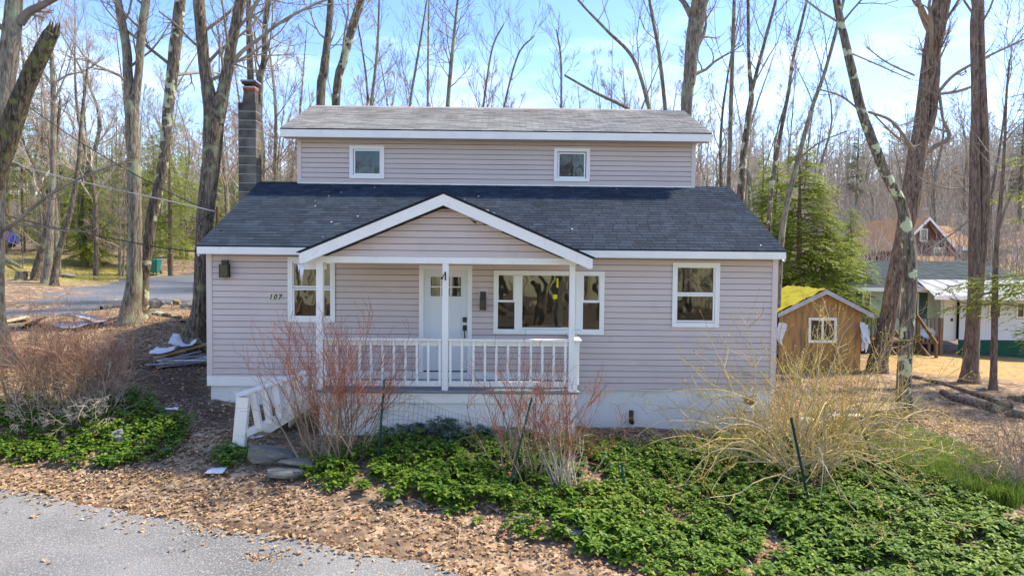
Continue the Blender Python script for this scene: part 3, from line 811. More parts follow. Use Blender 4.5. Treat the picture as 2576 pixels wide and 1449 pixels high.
for a in (fx0 + .02, fx1 - .06):
    for b in (fy0 + .01, fy1 - .1): mb.box(a, a + .04, b, b + .03, fzt + .09, capz - .075)
mb.build('cap_leg', MT['rustpipe'], ch)
mb = MB(); mb.box(fx0 - .02, fx1 + .02, fy0 - .03, fy1 - .01, capz - .075, capz - .03)
mb.build('cap_skirt', MT['rustpipe'], ch)
MB().hexa([(fx0 - .045, fy0 - .06, capz - .029), (fx1 + .045, fy0 - .06, capz - .029), (fx1 + .045, fy1 + .02, capz - .029), (fx0 - .045, fy1 + .02, capz - .029), (fx0 - .035, fy0 - .05, capz + .015), (fx1 + .035, fy0 - .05, capz + .015), (fx1 + .035, fy1 + .01, capz + .015), (fx0 - .035, fy1 + .01, capz + .015)]).build('chimney_cap', MT['tin'], ch)

# ------------------------------------------------------------------ porch
YP = -1.18
DZ = hz(1120, 985.5, YP - .05)                 # deck top
FLX0, FLX1 = hx(800, 985, YP), PXR
mb = MB()
porch = tag(MB().box(FLX0, FLX1 + .02, YP - .06, -.031, DZ - .028, DZ - .001).build('porch_floor', MT['deck'], house))
nb = 10; wdt = (-.032 - (YP - .10)) / nb
for i in range(nb):
    y0 = YP - .10 + i * wdt
    MB().box(FLX0 - .02, FLX1 + .04, y0, y0 + wdt - .006, DZ, DZ + .022 - .001 * (i % 2)).build('floor_board', MT['deck'], porch)
MB().box(FLX0, FLX1, YP - .055, YP - .03, DZ - .20, DZ - .03).build('porch_skirt', MT['white'], house)
MB().box(FLX0 + .03, FLX1 - .02, YP - .02, YP + .10, fz, DZ - .205).build('porch_wall', MT['whitewall'], house)
MB().box(FLX1 - .12, FLX1 - .02, YP + .101, .025, fz, DZ - .03).build('porch_wall', MT['whitewall'], house)
MB().box(FLX0 + .03, FLX0 + .13, YP + .101, .025, fz, DZ - .03).build('porch_wall', MT['whitewall'], house)
MB().box(FLX0 + .05, FLX1, -.055, -.031, DZ + .024, DZ + .16).build('skirt_board', MT['white'], house)
ZBM0, ZBM1 = hz(1120, 663.8, YP), hz(1120, 647.3, YP)
posts = [(795.2, 812.2), (1112.2, 1127.5), (1431.7, 1445.5)]
PX = []
for i, (a, b) in enumerate(posts):
    xa, xb = hx(a, 820, YP - .05), hx(b, 820, YP - .05); PX.append((xa, xb))
    MB().box(xa, xb, YP - .055, YP + .045, DZ + .024, ZBM0).build('porch_post', MT['white'], house)
GX0, GX1 = PX[0][0] - .02, PX[2][1] + .02
MB().box(GX0, GX1, YP - .06, YP + .04, ZBM0 + .001, ZBM1).build('porch_beam', MT['white'], house)
for xa in (GX0 + .03, GX1 - .10):
    MB().box(xa, xa + .08, YP + .042, -.03, ZBM0 + .002, ZBM1 - .01).build('porch_beam', MT['white'], house)
MB().box(hx(760, 670, YP + .1), hx(821, 670, YP + .1), YP + .05, YP + .13, hz(790, 678, YP + .1), ZBM0 - .001).build('porch_beam', MT['white'], house)
# gable
YG = YP - .30
ax_, az = H(1115.5, 484, YG); lx, lz = H(752.5, 641, YG); rx, rz_ = H(1491, 639.5, YG)
gs = ((az - lz) / (ax_ - lx) + (az - rz_) / (rx - ax_)) / 2
print('gable slope', gs)
hwl, hwr = ax_ - lx, rx - ax_
gth = .035
def gable_top(x): return az - gs * abs(x - ax_)
# siding of the gable: triangle below the soffit line
zoff = .235
gw = MB().prism([(GX0 + .01, ZBM1), (GX1 - .01, ZBM1), (ax_, gable_top(ax_) - zoff + .02)][::-1], YP - .018, YP + .02).build('gable_wall', MT['shadow_sheath'], house)
siding(gw, GX0, GX1, ZBM1 + .003, az - zoff - .02, YP - .02, expo=.1145, xl=lambda z: ax_ - max(0.0, (az - zoff - z) / gs), xr=lambda z: ax_ + max(0.0, (az - zoff - z) / gs))
# roof slabs of the porch (run back into the main roof)
ybk = 1.9
for s, hw in ((-1, hwl), (1, hwr)):
    xe = ax_ + s * hw
    ze = az - gs * hw
    def slab(t0, t1, y0, y1, ext=0.0):
        pts = [(ax_, az + t1), (xe + s * ext, ze + t1 - gs * ext), (xe + s * ext, ze + t0 - gs * ext), (ax_, az + t0)]
        return MB().prism(pts if s > 0 else pts[::-1], y0, y1)
    slab(-.03, -.001, YG - .012, ybk).build('roof_deck', MT['roofedge'], house)
    ps = slab(.0, .014, YG - .035, ybk, .04).build('roof', MT['shingle'], house)
    ps['label'] = 'porch roof slope'
    # fascia with a plumb-cut end
    fdp = .192
    pts = [(ax_, az - .031), (xe, ze - .031), (xe, ze - .031 - fdp * .82), (xe - s * .05, ze + gs * .05 - .031 - fdp), (ax_, az - .031 - fdp)]
    MB().prism(pts if s > 0 else pts[::-1], YG - .012, YG + .012).build('rake_fascia', MT['white'], house)
    # soffit boards under the overhang
    n = 16
    for i in range(n):
        xa = ax_ + s * hw * i / n; xb = ax_ + s * hw * (i + 1) / n - s * .008
        za, zb = gable_top(xa) - .17, gable_top(xb) - .17
        pts = [(xa, za), (xb, zb), (xb, zb - .008), (xa, za - .008)]
        MB().prism(pts if s > 0 else pts[::-1], YG + .013, YP - .04).build('soffit_panel', MT['soffit'], house)
MB().box(GX0, GX1, YP + .045, -.03, ZBM1 - .005, ZBM1 + .01).build('porch_ceiling', MT['soffit'], house)
# broken gutter stub and icicles at the left tip
gx, gzz = H(755, 660, YG + .05)
MB().box(gx - .09, gx + .05, YG + .02, YG + .16, gzz - .02, gzz + .045).build('gutter_stub', mat('stained_wood', (.55, .42, .33), (.75, .72, .68), scale=12), house)
ic = MB()
for dx, ln in ((-.03, .16), (0.0, .30), (.025, .38), (.045, .2)):
    ic.tube([(gx + dx, YG + .06, gzz - .02), (gx + dx + .004, YG + .06, gzz - .02 - ln * .5), (gx + dx, YG + .06, gzz - .02 - ln)], [.022, .012, .002], 6)
ic.build('icicle', MT['ice'], house, smooth=True)
# railings
def railing(xa, xb, y, pxs, flip=-1):
    zc1 = hz(1000, 850.5, YP); zc0 = zc1 - .032
    MB().box(xa, xb, y - .08, y + .06, zc0, zc1).build('rail_cap', MT['white'], house)
    MB().box(xa, xb, y - .02, y + .018, zc0 - .095, zc0 - .001).build('top_rail', MT['white'], house)
    zb1 = hz(1000, 957.6, YP - .02); zb0 = hz(1000, 971, YP - .02)
    MB().box(xa, xb, y - .02, y + .018, zb0, zb1).build('bottom_rail', MT['white'], house)
    for x in pxs:
        j = rng.uniform(-.003, .003)
        MB().hexa([(x - .02 + j, y - .058, zb0 + .02), (x + .02 + j, y - .058, zb0 + .02), (x + .02 + j, y - .0205, zb0 + .02), (x - .02 + j, y - .0205, zb0 + .02),
                   (x - .02, y - .058, zc0 - .003), (x + .02, y - .058, zc0 - .003), (x + .02, y - .0205, zc0 - .003), (x - .02, y - .0205, zc0 - .003)]).build('baluster', MT['white'], house)
    return zc0, zc1, zb0, zb1
b1 = [hx(1106 - 28.8 * k, 915, YP - .05) for k in range(11)]; b2 = [hx(1133 + 28.9 * k, 915, YP - .05) for k in range(11)]
zc0, zc1, zb0, zb1 = railing(PX[0][1] + .001, PX[1][0] - .001, YP, [b for b in b1 if b > PX[0][1] + .03])
railing(PX[1][1] + .001, PX[2][0] - .001, YP, [b for b in b2 if b < PX[2][0] - .03])
xr_ = hx(1452, 850, YP)
MB().box(xr_ - .09, xr_ + .075, YP + .05, -.032, zc0, zc1).build('rail_cap', MT['white'], house)
MB().box(PX[2][1] + .002, xr_ + .075, YP - .08, YP + .049, zc0, zc1).build('rail_cap', MT['white'], house)
MB().box(xr_ - .02, xr_ + .018, YP + .05, -.032, zc0 - .095, zc0 - .001).build('top_rail', MT['white'], house)
MB().box(xr_ - .02, xr_ + .018, YP + .05, -.032, zb0, zb1).build('bottom_rail', MT['white'], house)
MB().box(PX[2][1] + .002, PX[2][1] + .06, YP - .03, YP + .045, DZ + .024, zc0 - .001).build('rail_post', MT['white'], house)
for k in range(5):
    y = YP + .15 + .2 * k; MB().box(xr_ + .019, xr_ + .057, y - .02, y + .02, zb0 + .02, zc0 - .003).build('baluster', MT['white'], house)
# lantern hook on the middle post
hk = MB(); xm = (PX[1][0] + PX[1][1]) / 2; q0 = hz(1118, 684, YP - .06)
hk.box(xm - .012, xm + .012, YP - .062, YP - .056, q0 - .15, q0); hk.tube([(xm, YP - .06, q0), (xm - .01, YP - .10, q0 - .03), (xm - .045, YP - .14, q0 - .10), (xm - .06, YP - .15, q0 - .105)], .008, 6)
hk.box(xm - .075, xm - .035, YP - .165, YP - .13, q0 - .13, q0 - .085)
hk.build('post_hook', MT['black'], house)
# stairs at the left end of the porch with their railing
def hloc(p):
    x, y, z = p[0], p[1] - 13.2, p[2]
    return np.array([x * HC + y * HS, -x * HS + y * HC, z])
s_top = hloc(P(778, 933, 12.02)); s_bot = hloc(P(606, 991, 11.35))
stair = tag(empty('porch_stairs')); stair.parent = house
dirv = s_bot - s_top
MB().bar(s_top + (0.0, .0, .0), s_bot + dirv * .06, .17, .035).build('hand_rail', MT['white'], stair)
l_top = hloc(P(778, 1015, 12.02)); l_bot = hloc(P(618, 1090, 11.35))
MB().bar(l_top, l_bot, .09, .11).build('bottom_rail', MT['white'], stair)
nt_, nb_ = hloc(P(613, 998, 11.33)), hloc(P(600, 1140, 11.33))
MB().bar(nb_, nt_, .20, .11).build('newel_post', MT['white'], stair)
for k in range(1, 6):
    t = k / 6.0
    a = l_bot + (l_top - l_bot) * t * .98 + (0.05, 0, 0); b = s_bot + (s_top - s_bot) * t * .98
    MB().bar(a, b - (0, 0, .02), .10, .10).build('baluster', MT['white'], stair)
ltop = hloc(P(790, 1040, 12.2)); 
for k in range(4):
    zt = DZ - .17 * (k + 1); xx_ = FLX0 - .28 * (k + 1)
    MB().box(xx_, xx_ + .31, YP + .1, -.1, zt - .04, zt).build('tread', MT['deck'], stair)
    MB().box(xx_ + .28, xx_ + .305, YP + .12, -.12, zt - .17, zt - .041).build('riser', MT['white'], stair)
for yy in (YP + .06, -.09):
    a = np.array((FLX0 - .02, yy, DZ - .12)); b = np.array((FLX0 - 1.35, yy, DZ - .95))
    MB().bar(a, b, .04, .22).build('stringer', MT['white'], stair)
# service mast and insulator
mx_, mz_ = H(546, 536, .6)
MB().tube([(mx_, .6, mz_ - .62), (mx_, .6, mz_ + .12)], .022, 8).build('service_mast', MT['rustpipe'], house)
# ------------------------------------------------------------------ trees
def bark(name, c1, c2, c3, lich=None, sc=7.0):
    return mat(name, c1, c2, scale=sc, stretch=(1, 1, .16), detail=6, lo=.38, hi=.62, rough=.95, bump=1.0, bscale=sc * 1.6, c3=c3, s3=sc * 2.2, lo3=.5, hi3=.7, lich=lich, spec=.12)
BK = {
 'grey': bark('grey_bark', (.25, .21, .16), (.10, .08, .06), (.37, .325, .255), ((.29, .32, .20), 2.2, .52, .66), 20),
 'lichen': bark('lichen_bark', (.19, .155, .115), (.055, .043, .032), (.30, .26, .195), ((.47, .51, .33), 3.8, .565, .595), 18),
 'brown': bark('shaggy_bark', (.24, .17, .125), (.08, .056, .04), (.36, .275, .21), None, 17.0),
 'dark': bark('dark_bark', (.165, .128, .095), (.05, .038, .028), (.29, .24, .185), ((.24, .25, .14), 4, .56, .68), 18),
 'snag': bark('snag_bark', (.11, .085, .055), (.035, .027, .02), (.20, .165, .11), ((.15, .16, .05), 5, .55, .68), 16),
 'pine': bark('pine_bark', (.23, .165, .13), (.10, .07, .055), (.32, .245, .195), None, 20.0),
}
TW = {
 'grey': mat('grey_twig', (.33, .275, .215), (.22, .175, .135), scale=3, rough=.9, rnd=.25),
 'red': mat('reddish_twig', (.36, .255, .195), (.27, .19, .145), scale=3, rough=.9, rnd=.3),
 'pale': mat('pale_twig', (.52, .445, .36), (.38, .315, .25), scale=3, rough=.9, rnd=.25),
}
def unit(v): return v / (np.linalg.norm(v) + 1e-12)
def grow(mb, p, d, L, r, lev, maxlev, rg, sides=(8, 5, 4, 3, 3), trop=.12, wig=.16, kids=(9, 6, 5, 4), rmin=.0035, ang=(.5, 1.0)):
    n = (7, 6, 5, 4, 3)[lev]
    pts = [p]; q = p; dd = d
    for i in range(n):
        dd = unit(dd + rg.normal(0, wig, 3) + np.array([0, 0, trop]))
        q = q + dd * L / n; pts.append(q)
    pts = np.array(pts); t = np.linspace(0, 1, n + 1)
    rad = np.maximum(r * (1 - .78 * t), rmin)
    mb.tube(pts, rad, sides[lev], cap=False)
    if lev >= maxlev: return
    k = kids[lev]
    for j in range(k):
        tt = .22 + .76 * (j + rg.random()) / k
        i = min(int(tt * n), n - 1); f = tt * n - i
        b = pts[i] * (1 - f) + pts[i + 1] * f; dirb = unit(pts[i + 1] - pts[i])
        s = rg.normal(0, 1, 3); s = unit(s - dirb * (s @ dirb))
        a = rg.uniform(*ang)
        grow(mb, b, unit(dirb * math.cos(a) + s * math.sin(a)), L * rg.uniform(.38, .62) * (1.15 - .5 * tt), max(np.interp(tt, t, rad) * .62, rmin), lev + 1, maxlev, rg, sides, trop, wig, kids, rmin, ang)

def smooth_line(pts, n):
    pts = np.asarray(pts, float)
    if len(pts) < 3: 
        t = np.linspace(0, 1, n)[:, None]; return pts[0] * (1 - t) + pts[-1] * t
    P_ = np.vstack([2 * pts[0] - pts[1], pts, 2 * pts[-1] - pts[-2]]); m = len(pts) - 1
    o = []
    for u in np.linspace(0, m, n):
        i = min(int(u), m - 1); t = u - i
        a, b, c, d = P_[i], P_[i + 1], P_[i + 2], P_[i + 3]
        o.append(.5 * ((2 * b) + (-a + c) * t + (2 * a - 5 * b + 4 * c - d) * t * t + (-a + 3 * b - 3 * c + d) * t ** 3))
    return np.array(o)

def trunk_tube(mb, pts, rad, k=14, rough_=.045, rg=rng, n=26):
    """a trunk with an uneven outline"""
    line = smooth_line(np.column_stack([pts, rad]), n)
    P3, rr = line[:, :3], np.maximum(line[:, 3], .006)
    t = unit(P3[-1] - P3[0])
    tg = np.gradient(P3, axis=0); tg /= np.linalg.norm(tg, axis=1)[:, None]
    ref = np.array([1.0, 0, 0]) if abs(t[0]) < .7 else np.array([0, 0, 1.0])
    a = np.cross(tg, ref); a /= np.linalg.norm(a, axis=1)[:, None]; b = np.cross(tg, a)
    an = np.arange(k) * 2 * np.pi / k
    ph = rg.random() * 6
    lob = 1 + rough_ * (np.sin(an * 3 + ph)[None, :] * 1.0 + np.sin(an[None, :] * 5 + np.linspace(0, 9, n)[:, None]) * .6) + rg.normal(0, rough_ * .45, (n, k))
    v = P3[:, None, :] + (rr[:, None] * lob)[:, :, None] * (a[:, None, :] * np.cos(an)[None, :, None] + b[:, None, :] * np.sin(an)[None, :, None])
    i = np.arange(n - 1)[:, None] * k; j = np.arange(k)[None, :]; j2 = (j + 1) % k
    q = np.stack([i + j, i + j2, i + k + j2, i + k + j], -1).reshape(-1, 4)
    e = (n - 1) * k
    mb.add(v.reshape(-1, 3), q, [(e, e + x, e + x + 1) for x in range(1, k - 1)])
    return P3, rr

def px_stem(l, Y, base=None):
    """centre line and radii from (px, py, width in px[, dY]) at distance Y"""
    pts, rad = [], []
    for e in l:
        y = Y + (e[3] if len(e) > 3 else 0)
        pts.append(P(e[0], e[1], y)); rad.append(e[2] * .92 * y / FPX / 2)
    return np.array(pts), np.array(rad)

def tree_from(name, label, stems, Y, bk, tw, seed, group=None, limbs=(), crown_from=None, kids=(9, 6, 5, 4), top=3.5, twigs=6, cat='tree', inframe=0, flare=1.5, lev=3, rmin=.0045, ang=(.5, 1.0)):
    """tree whose stems follow the picture; the crown grows from the stem tops and from limbs"""
    rg = np.random.default_rng(seed)
    pts0, rad0 = px_stem(stems[0], Y)
    gx, gy = pts0[0][0], pts0[0][1]; g0 = gz(gx, gy)
    root = empty(name, (gx, gy, g0), 0, label, cat, group)
    off = np.array([gx, gy, g0])
    tm = MB(); cm = MB()
    for si, st in enumerate(stems):
        pts, rad = px_stem(st, Y)
        if si == 0:
            z0 = g0 - .25
            if flare > 1:
                bp = pts[0].copy(); bp[2] = max(pts[0][2], g0)
                pts = np.vstack([[bp[0], bp[1], z0], [bp[0], bp[1], g0 + .05], [*(bp[:2] * .92 + pts[1][:2] * .08), g0 + .40], pts[1:]])
                rad = np.concatenate([[rad[0] * flare], [rad[0] * flare * .93], [rad[0] * 1.02], rad[1:]])
        # prolong above the frame
        d = unit(pts[-1] - pts[-2]); ext = None
        if st[-1][1] < 30:
            Lx = top
            e1 = pts[-1] + unit(d + (0, 0, .3)) * Lx * .5; e2 = e1 + unit(d + (rg.normal(0, .15), rg.normal(0, .15), .5)) * Lx * .5
            pts = np.vstack([pts, e1, e2]); rad = np.concatenate([rad, [rad[-1] * .75, rad[-1] * .4]])
        n = max(14, int(np.linalg.norm(pts[-1] - pts[0]) * 5))
        P3, rr = trunk_tube(tm, pts - off, rad, 14 if rad[0] > .1 else 9, .05, rg, min(n, 70))
        L = np.linalg.norm(pts[-1] - pts[0])
        if twigs:
            zc = CAMZ - g0 + P(1288, 0, Y)[2] - CAMZ
            hi = [i for i in range(len(P3)) if P3[i][2] > (crown_from if crown_from is not None else zc - inframe)]
            for j in range(twigs):
                if not hi: break
                i = hi[int((j + rg.random()) / twigs * len(hi)) % len(hi)]
                s = rg.normal(0, 1, 3); s[2] = abs(s[2]) * .6 + .7; s = unit(s)
                grow(cm, P3[i], s, rg.uniform(.5, 1.0) * min(L * .4, 3.6), rr[i] * .33, 1, lev, rg, kids=kids, rmin=rmin, ang=ang)
    for lb in limbs:
        # explicit limb: (pixel line, options)
        pts, rad = px_stem(lb, Y); pts = pts - off
        line = smooth_line(np.column_stack([pts, rad]), max(8, len(pts) * 4))
        cm.tube(line[:, :3], np.maximum(line[:, 3], .004), 7, cap=True)
        tot = len(line)
        for j in range(7):
            i = int(tot * (.3 + .68 * (j + rg.random()) / 7)); i = min(i, tot - 2)
            dirb = unit(line[i + 1, :3] - line[i, :3]); s = rg.normal(0, 1, 3); s = unit(s - dirb * (s @ dirb)); a = rg.uniform(.4, .9)
            grow(cm, line[i, :3], unit(dirb * math.cos(a) + s * math.sin(a)), rg.uniform(.5, 1.0) * np.linalg.norm(pts[-1] - pts[0]) * .4, line[i, 3] * .55, 2, 3, rg, rmin=.0035)
    tm.build('trunk', BK[bk], root, smooth=True)
    if cm.n: cm.build('branches', TW[tw], root)
    return root

# --- the trees that can be told apart, front to back
tree_from('maple_tree', 'thick grey trunk cut by the left edge with one heavy limb reaching right', [[(2, 885, 58), (-8, 815, 50), (-12, 730, 46), (-12, 600, 45), (-8, 400, 46), (8, 237, 47), (26, 118, 46), (37, 0, 40)]], 14.6, 'grey', 'grey', 1,
          limbs=[[(50, 60, 26), (72, 32, 22), (110, 12, 18), (165, -18, 15)], [(-5, 585, 12), (40, 560, 10), (110, 500, 8), (190, 455, 6), (260, 425, 5), (330, 402, 3)], [(35, 565, 6), (110, 571, 5), (180, 583, 4), (250, 575, 3.5), (298, 545, 3), (306, 520, 2)]], inframe=1.5)
sg = tree_from('broken_snag', 'mossy dark leaning snag with a broken splintered top at the left edge', [[(-150, 930, 66), (-90, 700, 58), (-40, 540, 52), (-5, 430, 50), (16, 365, 50), (36, 296, 52), (60, 231, 46), (90, 166, 44), (118, 110, 40), (131, 84, 36)]], 13.2, 'snag', 'grey', 2, twigs=0)
mb = MB(); c = P(131, 84, 13.2)
ofs = np.array(sg.location)
for k in range(9):
    a = c - ofs + np.array([(k - 4) * .028, rng.uniform(-.08, .08), -.05]); mb.tube([a, a + (.02, 0, .1), a + (.05, 0, rng.uniform(.12, .3))], [.04, .03, .004], 5)
mb.build('splinter', BK['snag'], sg); tag(sg.children[-1], kind='stuff')
tree_from('oak_tree', 'tall grey twin-stemmed oak by the road, left of the leaning trunk', [[(328, 792, 52), (336, 720, 42), (338, 620, 36), (340, 515, 33), (337, 415, 33), (332, 330, 35), (331, 270, 34), (321, 190, 25), (317, 118, 23), (296, 0, 20)],
          [(334, 285, 28), (348, 190, 20), (355, 89, 22), (367, 0, 21)]], 17.6, 'grey', 'grey', 3, inframe=2.5)
tree_from('leaning_oak', 'pale lichen-grey oak leaning right beside the twin-stemmed oak', [[(357, 788, 34), (362, 693, 27), (374, 600, 28), (388, 515, 29), (410, 415, 27), (424, 266, 28), (437, 148, 31), (453, 0, 27)]], 18.1, 'lichen', 'grey', 4, inframe=2.5)
tree_from('forked_maple', 'big forked dark maple with mossy foot against the left house corner', [[(490, 868, 58), (501, 780, 40), (506, 690, 36), (519, 515, 45), (530, 430, 46), (537, 330, 50), (536, 285, 46), (522, 215, 32), (513, 150, 30), (500, 0, 30)],
          [(545, 310, 40), (562, 230, 33), (574, 170, 30), (586, 100, 27), (606, 0, 27)]], 15.9, 'dark', 'grey', 5, limbs=[[(579, 165, 13), (612, 128, 11), (652, 98, 9), (705, 58, 8), (770, 22, 7), (850, -12, 6)], [(512, 130, 8), (478, 100, 6), (440, 60, 5), (400, 30, 4)]], inframe=2)
tree_from('slim_oak', 'slim dark twin oak rising just behind the chimney', [[(655, 330, 18), (652, 260, 18), (665, 150, 16), (668, 60, 14), (676, 0, 13)], [(632, 330, 17), (630, 180, 18), (626, 60, 14), (626, 0, 13)]], 21, 'dark', 'grey', 6, twigs=9, inframe=3)
tree_from('ridge_oak', 'straight oak rising behind the left end of the upper roof', [[(800, 330, 25), (806, 265, 24), (815, 180, 24), (826, 80, 17), (832, 0, 17)]], 23, 'dark', 'grey', 7, inframe=2.5)
tree_from('ridge_oak', 'lichen-spotted oak leaning right behind the upper roof, next to the straight one', [[(828, 330, 24), (845, 262, 22), (866, 150, 22), (884, 80, 22), (908, 0, 22)]], 24, 'lichen', 'grey', 8, inframe=2.5)
tree_from('tall_oak', 'stout grey oak behind the right end of the upper roof', [[(1722, 400, 32), (1727, 290, 31), (1735, 200, 34), (1741, 130, 37), (1752, 60, 43), (1762, 0, 42)], [(1749, 60, 20), (1722, 10, 14), (1700, -20, 12)]], 22, 'grey', 'grey', 9, inframe=2.5)
tree_from('sapling', 'small bushy-headed bare tree over the middle of the upper roof', [[(1124, 320, 11), (1126, 265, 11), (1136, 150, 10), (1146, 50, 7), (1152, -10, 5)]], 30, 'grey', 'grey', 10, twigs=34, crown_from=9, inframe=5, top=1.5, flare=1)
for k, (l, lab) in enumerate([([(1031, 330, 6), (1031, 265, 6), (1054, 125, 6), (1074, 0, 4)], 'thin bare sapling curving right, well left of the bushy-headed one'),
      ([(1076, 330, 6), (1076, 270, 6), (1077, 120, 5), (1079, 0, 4)], 'thin dead-straight bare sapling just left of the bushy-headed one'),
      ([(928, 340, 8), (934, 265, 8), (949, 125, 7), (954, 0, 5)], 'thin bare tree rising close right of the two roof-end oaks'),
      ([(1213, 330, 6), (1216, 270, 6), (1238, 125, 5), (1268, 60, 3.5)], 'low bare sapling leaning right, first one right of the bushy-headed tree'),
      ([(1262, 330, 6), (1268, 270, 6), (1303, 140, 5), (1345, 90, 3.5)], 'low bare sapling leaning right, second right of the bushy-headed tree'),
      ([(1413, 330, 8), (1412, 270, 7), (1411, 150, 6), (1400, 75, 4)], 'low upright bare tree alone above the right half of the upper roof')]):
    tree_from('sapling', lab, [l], 31 + k, 'grey', 'grey', 20 + k, twigs=18, crown_from=7.5, inframe=6, top=1.2, flare=1, kids=(6, 5, 4, 3), ang=(.25, .6))
tree_from('leaning_sapling', 'bare stem leaning left behind the right half of the upper roof, nearer the middle', [[(1652, 330, 12), (1634, 275, 11), (1594, 150, 10), (1524, 75, 8), (1450, -5, 6)]], 25, 'grey', 'grey', 30, twigs=9, inframe=3.5, flare=1)
tree_from('leaning_sapling', 'bare stem leaning left behind the upper roof, next to the stout oak', [[(1680, 330, 12), (1674, 275, 11), (1659, 140, 10), (1637, 20, 8)]], 26, 'grey', 'grey', 31, twigs=9, inframe=3.5, flare=1)
tree_from('leaning_sapling', 'low bare limb-like stem sweeping left just over the right roof ridge', [[(1640, 320, 10), (1575, 272, 9), (1500, 235, 8), (1420, 190, 6)]], 24, 'grey', 'grey', 32, twigs=5, crown_from=5.5, flare=1)
tree_from('forked_birch', 'slender forked grey tree beyond the right roof end', [[(1862, 560, 21), (1864, 480, 20), (1882, 300, 16), (1890, 240, 14), (1884, 150, 9), (1882, 0, 8)], [(1888, 245, 10), (1912, 150, 9), (1952, 0, 7)]], 24, 'lichen', 'grey', 33, inframe=3, twigs=8)
tree_from('slender_birch', 'slender pale tree just left of the slender forked one', [[(1830, 520, 13), (1834, 440, 12), (1840, 225, 11), (1847, 0, 9)]], 25.5, 'grey', 'pale', 34, inframe=3, twigs=8)
tree_from('leaning_birch', 'slender bare trunk leaning right in front of the big evergreen, the thinner one', [[(1928, 600, 13), (1935, 550, 12), (1952, 400, 11), (1982, 240, 9), (1997, 140, 8), (2030, 0, 7)]], 20, 'lichen', 'grey', 35, inframe=3, twigs=8)
tree_from('leaning_birch', 'slender bare trunk leaning right in front of the big evergreen, the thicker one', [[(1958, 640, 18), (1967, 590, 16), (2002, 425, 13), (2042, 275, 11), (2077, 175, 9), (2118, 20, 8)]], 19.6, 'grey', 'grey', 36, inframe=3, twigs=8,
          limbs=[[(2010, 400, 5), (2060, 360, 4), (2130, 330, 3)]])
tree_from('maple_tree', 'lichen-patched maple with a long stem leaning left, in front of the shaggy trunk', [[(2272, 1095, 44), (2275, 930, 37), (2282, 811, 37), (2288, 722, 37), (2285, 620, 34), (2268, 515, 27), (2234, 450, 26), (2202, 375, 26), (2167, 280, 24), (2142, 175, 23), (2117, 65, 20), (2104, 0, 19)]], 13.5, 'lichen', 'grey', 37, flare=1.15,
          limbs=[[(2185, 282, 7), (2235, 300, 8), (2265, 330, 8), (2298, 375, 9)], [(2180, 295, 6), (2120, 245, 5), (2060, 225, 3.5)], [(2130, 130, 5), (2200, 160, 4), (2290, 200, 3)]], inframe=1)
tree_from('shaggy_maple', 'shaggy brown double trunk with a broken orange stub, behind the lichen-patched maple', [[(2208, 935, 50), (2226, 850, 44), (2248, 722, 40), (2272, 600, 40), (2288, 525, 46), (2306, 400, 46), (2316, 320, 36), (2328, 220, 34), (2346, 120, 44), (2370, 0, 44)],
          [(2312, 400, 30), (2330, 340, 20), (2346, 290, 20), (2353, 200, 22), (2358, 120, 20)]], 19.6, 'brown', 'grey', 38, flare=1.3,
          limbs=[[(2328, 385, 14), (2350, 370, 12), (2388, 345, 12), (2372, 300, 7), (2362, 240, 5)], [(2355, 240, 9), (2400, 190, 9), (2470, 150, 7), (2576, 100, 5)], [(2355, 238, 8), (2410, 230, 8), (2462, 212, 6)], [(2318, 425, 11), (2296, 372, 8), (2250, 340, 6), (2196, 286, 4)], [(2375, 60, 8), (2400, 20, 7), (2425, -20, 6)], [(2300, 190, 5), (2235, 160, 4), (2180, 120, 3)]], inframe=2)
st_ = [o for o in COL.objects if o.get('label', '').startswith('shaggy brown double')][0]
ofs = np.array(st_.location); pts, rad = px_stem([(2336, 60, 17), (2326, 42, 15), (2316, 18, 14), (2306, 2, 12)], 19.5)
MB().tube(pts - ofs, rad, 9).build('broken_stub', mat('fresh_wood', (.50, .24, .10), (.32, .16, .08), scale=6, rough=.85), st_, smooth=True)
tree_from('twin_pine', 'dark twin-trunked pine standing on the lawn at the right', [[(2438, 970, 42), (2446, 840, 36), (2453, 720, 33), (2452, 600, 30), (2452, 400, 25), (2454, 250, 21), (2450, 75, 20), (2457, 0, 19)],
          [(2458, 760, 26), (2468, 640, 26), (2476, 560, 25), (2478, 450, 25), (2474, 300, 22), (2469, 150, 18), (2466, 0, 17)]], 18.3, 'pine', 'grey', 39, limbs=[[(2466, 460, 5), (2400, 475, 4.5), (2345, 463, 4), (2310, 445, 3)], [(2448, 545, 5), (2400, 585, 4.5), (2330, 630, 3)]], inframe=1)
tree_from('young_maple', 'thin crooked trunk right of the dark twin-trunked pine', [[(2498, 992, 18), (2502, 850, 16), (2504, 724, 15), (2508, 610, 12), (2522, 450, 9), (2528, 350, 7), (2532, 240, 6), (2540, 150, 4)]], 17.3, 'pine', 'grey', 40, limbs=[[(2510, 590, 7), (2540, 500, 6), (2580, 450, 5)], [(2526, 360, 4), (2560, 320, 3), (2600, 300, 3)], [(2500, 735, 7), (2470, 742, 6), (2440, 765, 4), (2390, 750, 3)]], twigs=12, crown_from=5.5)
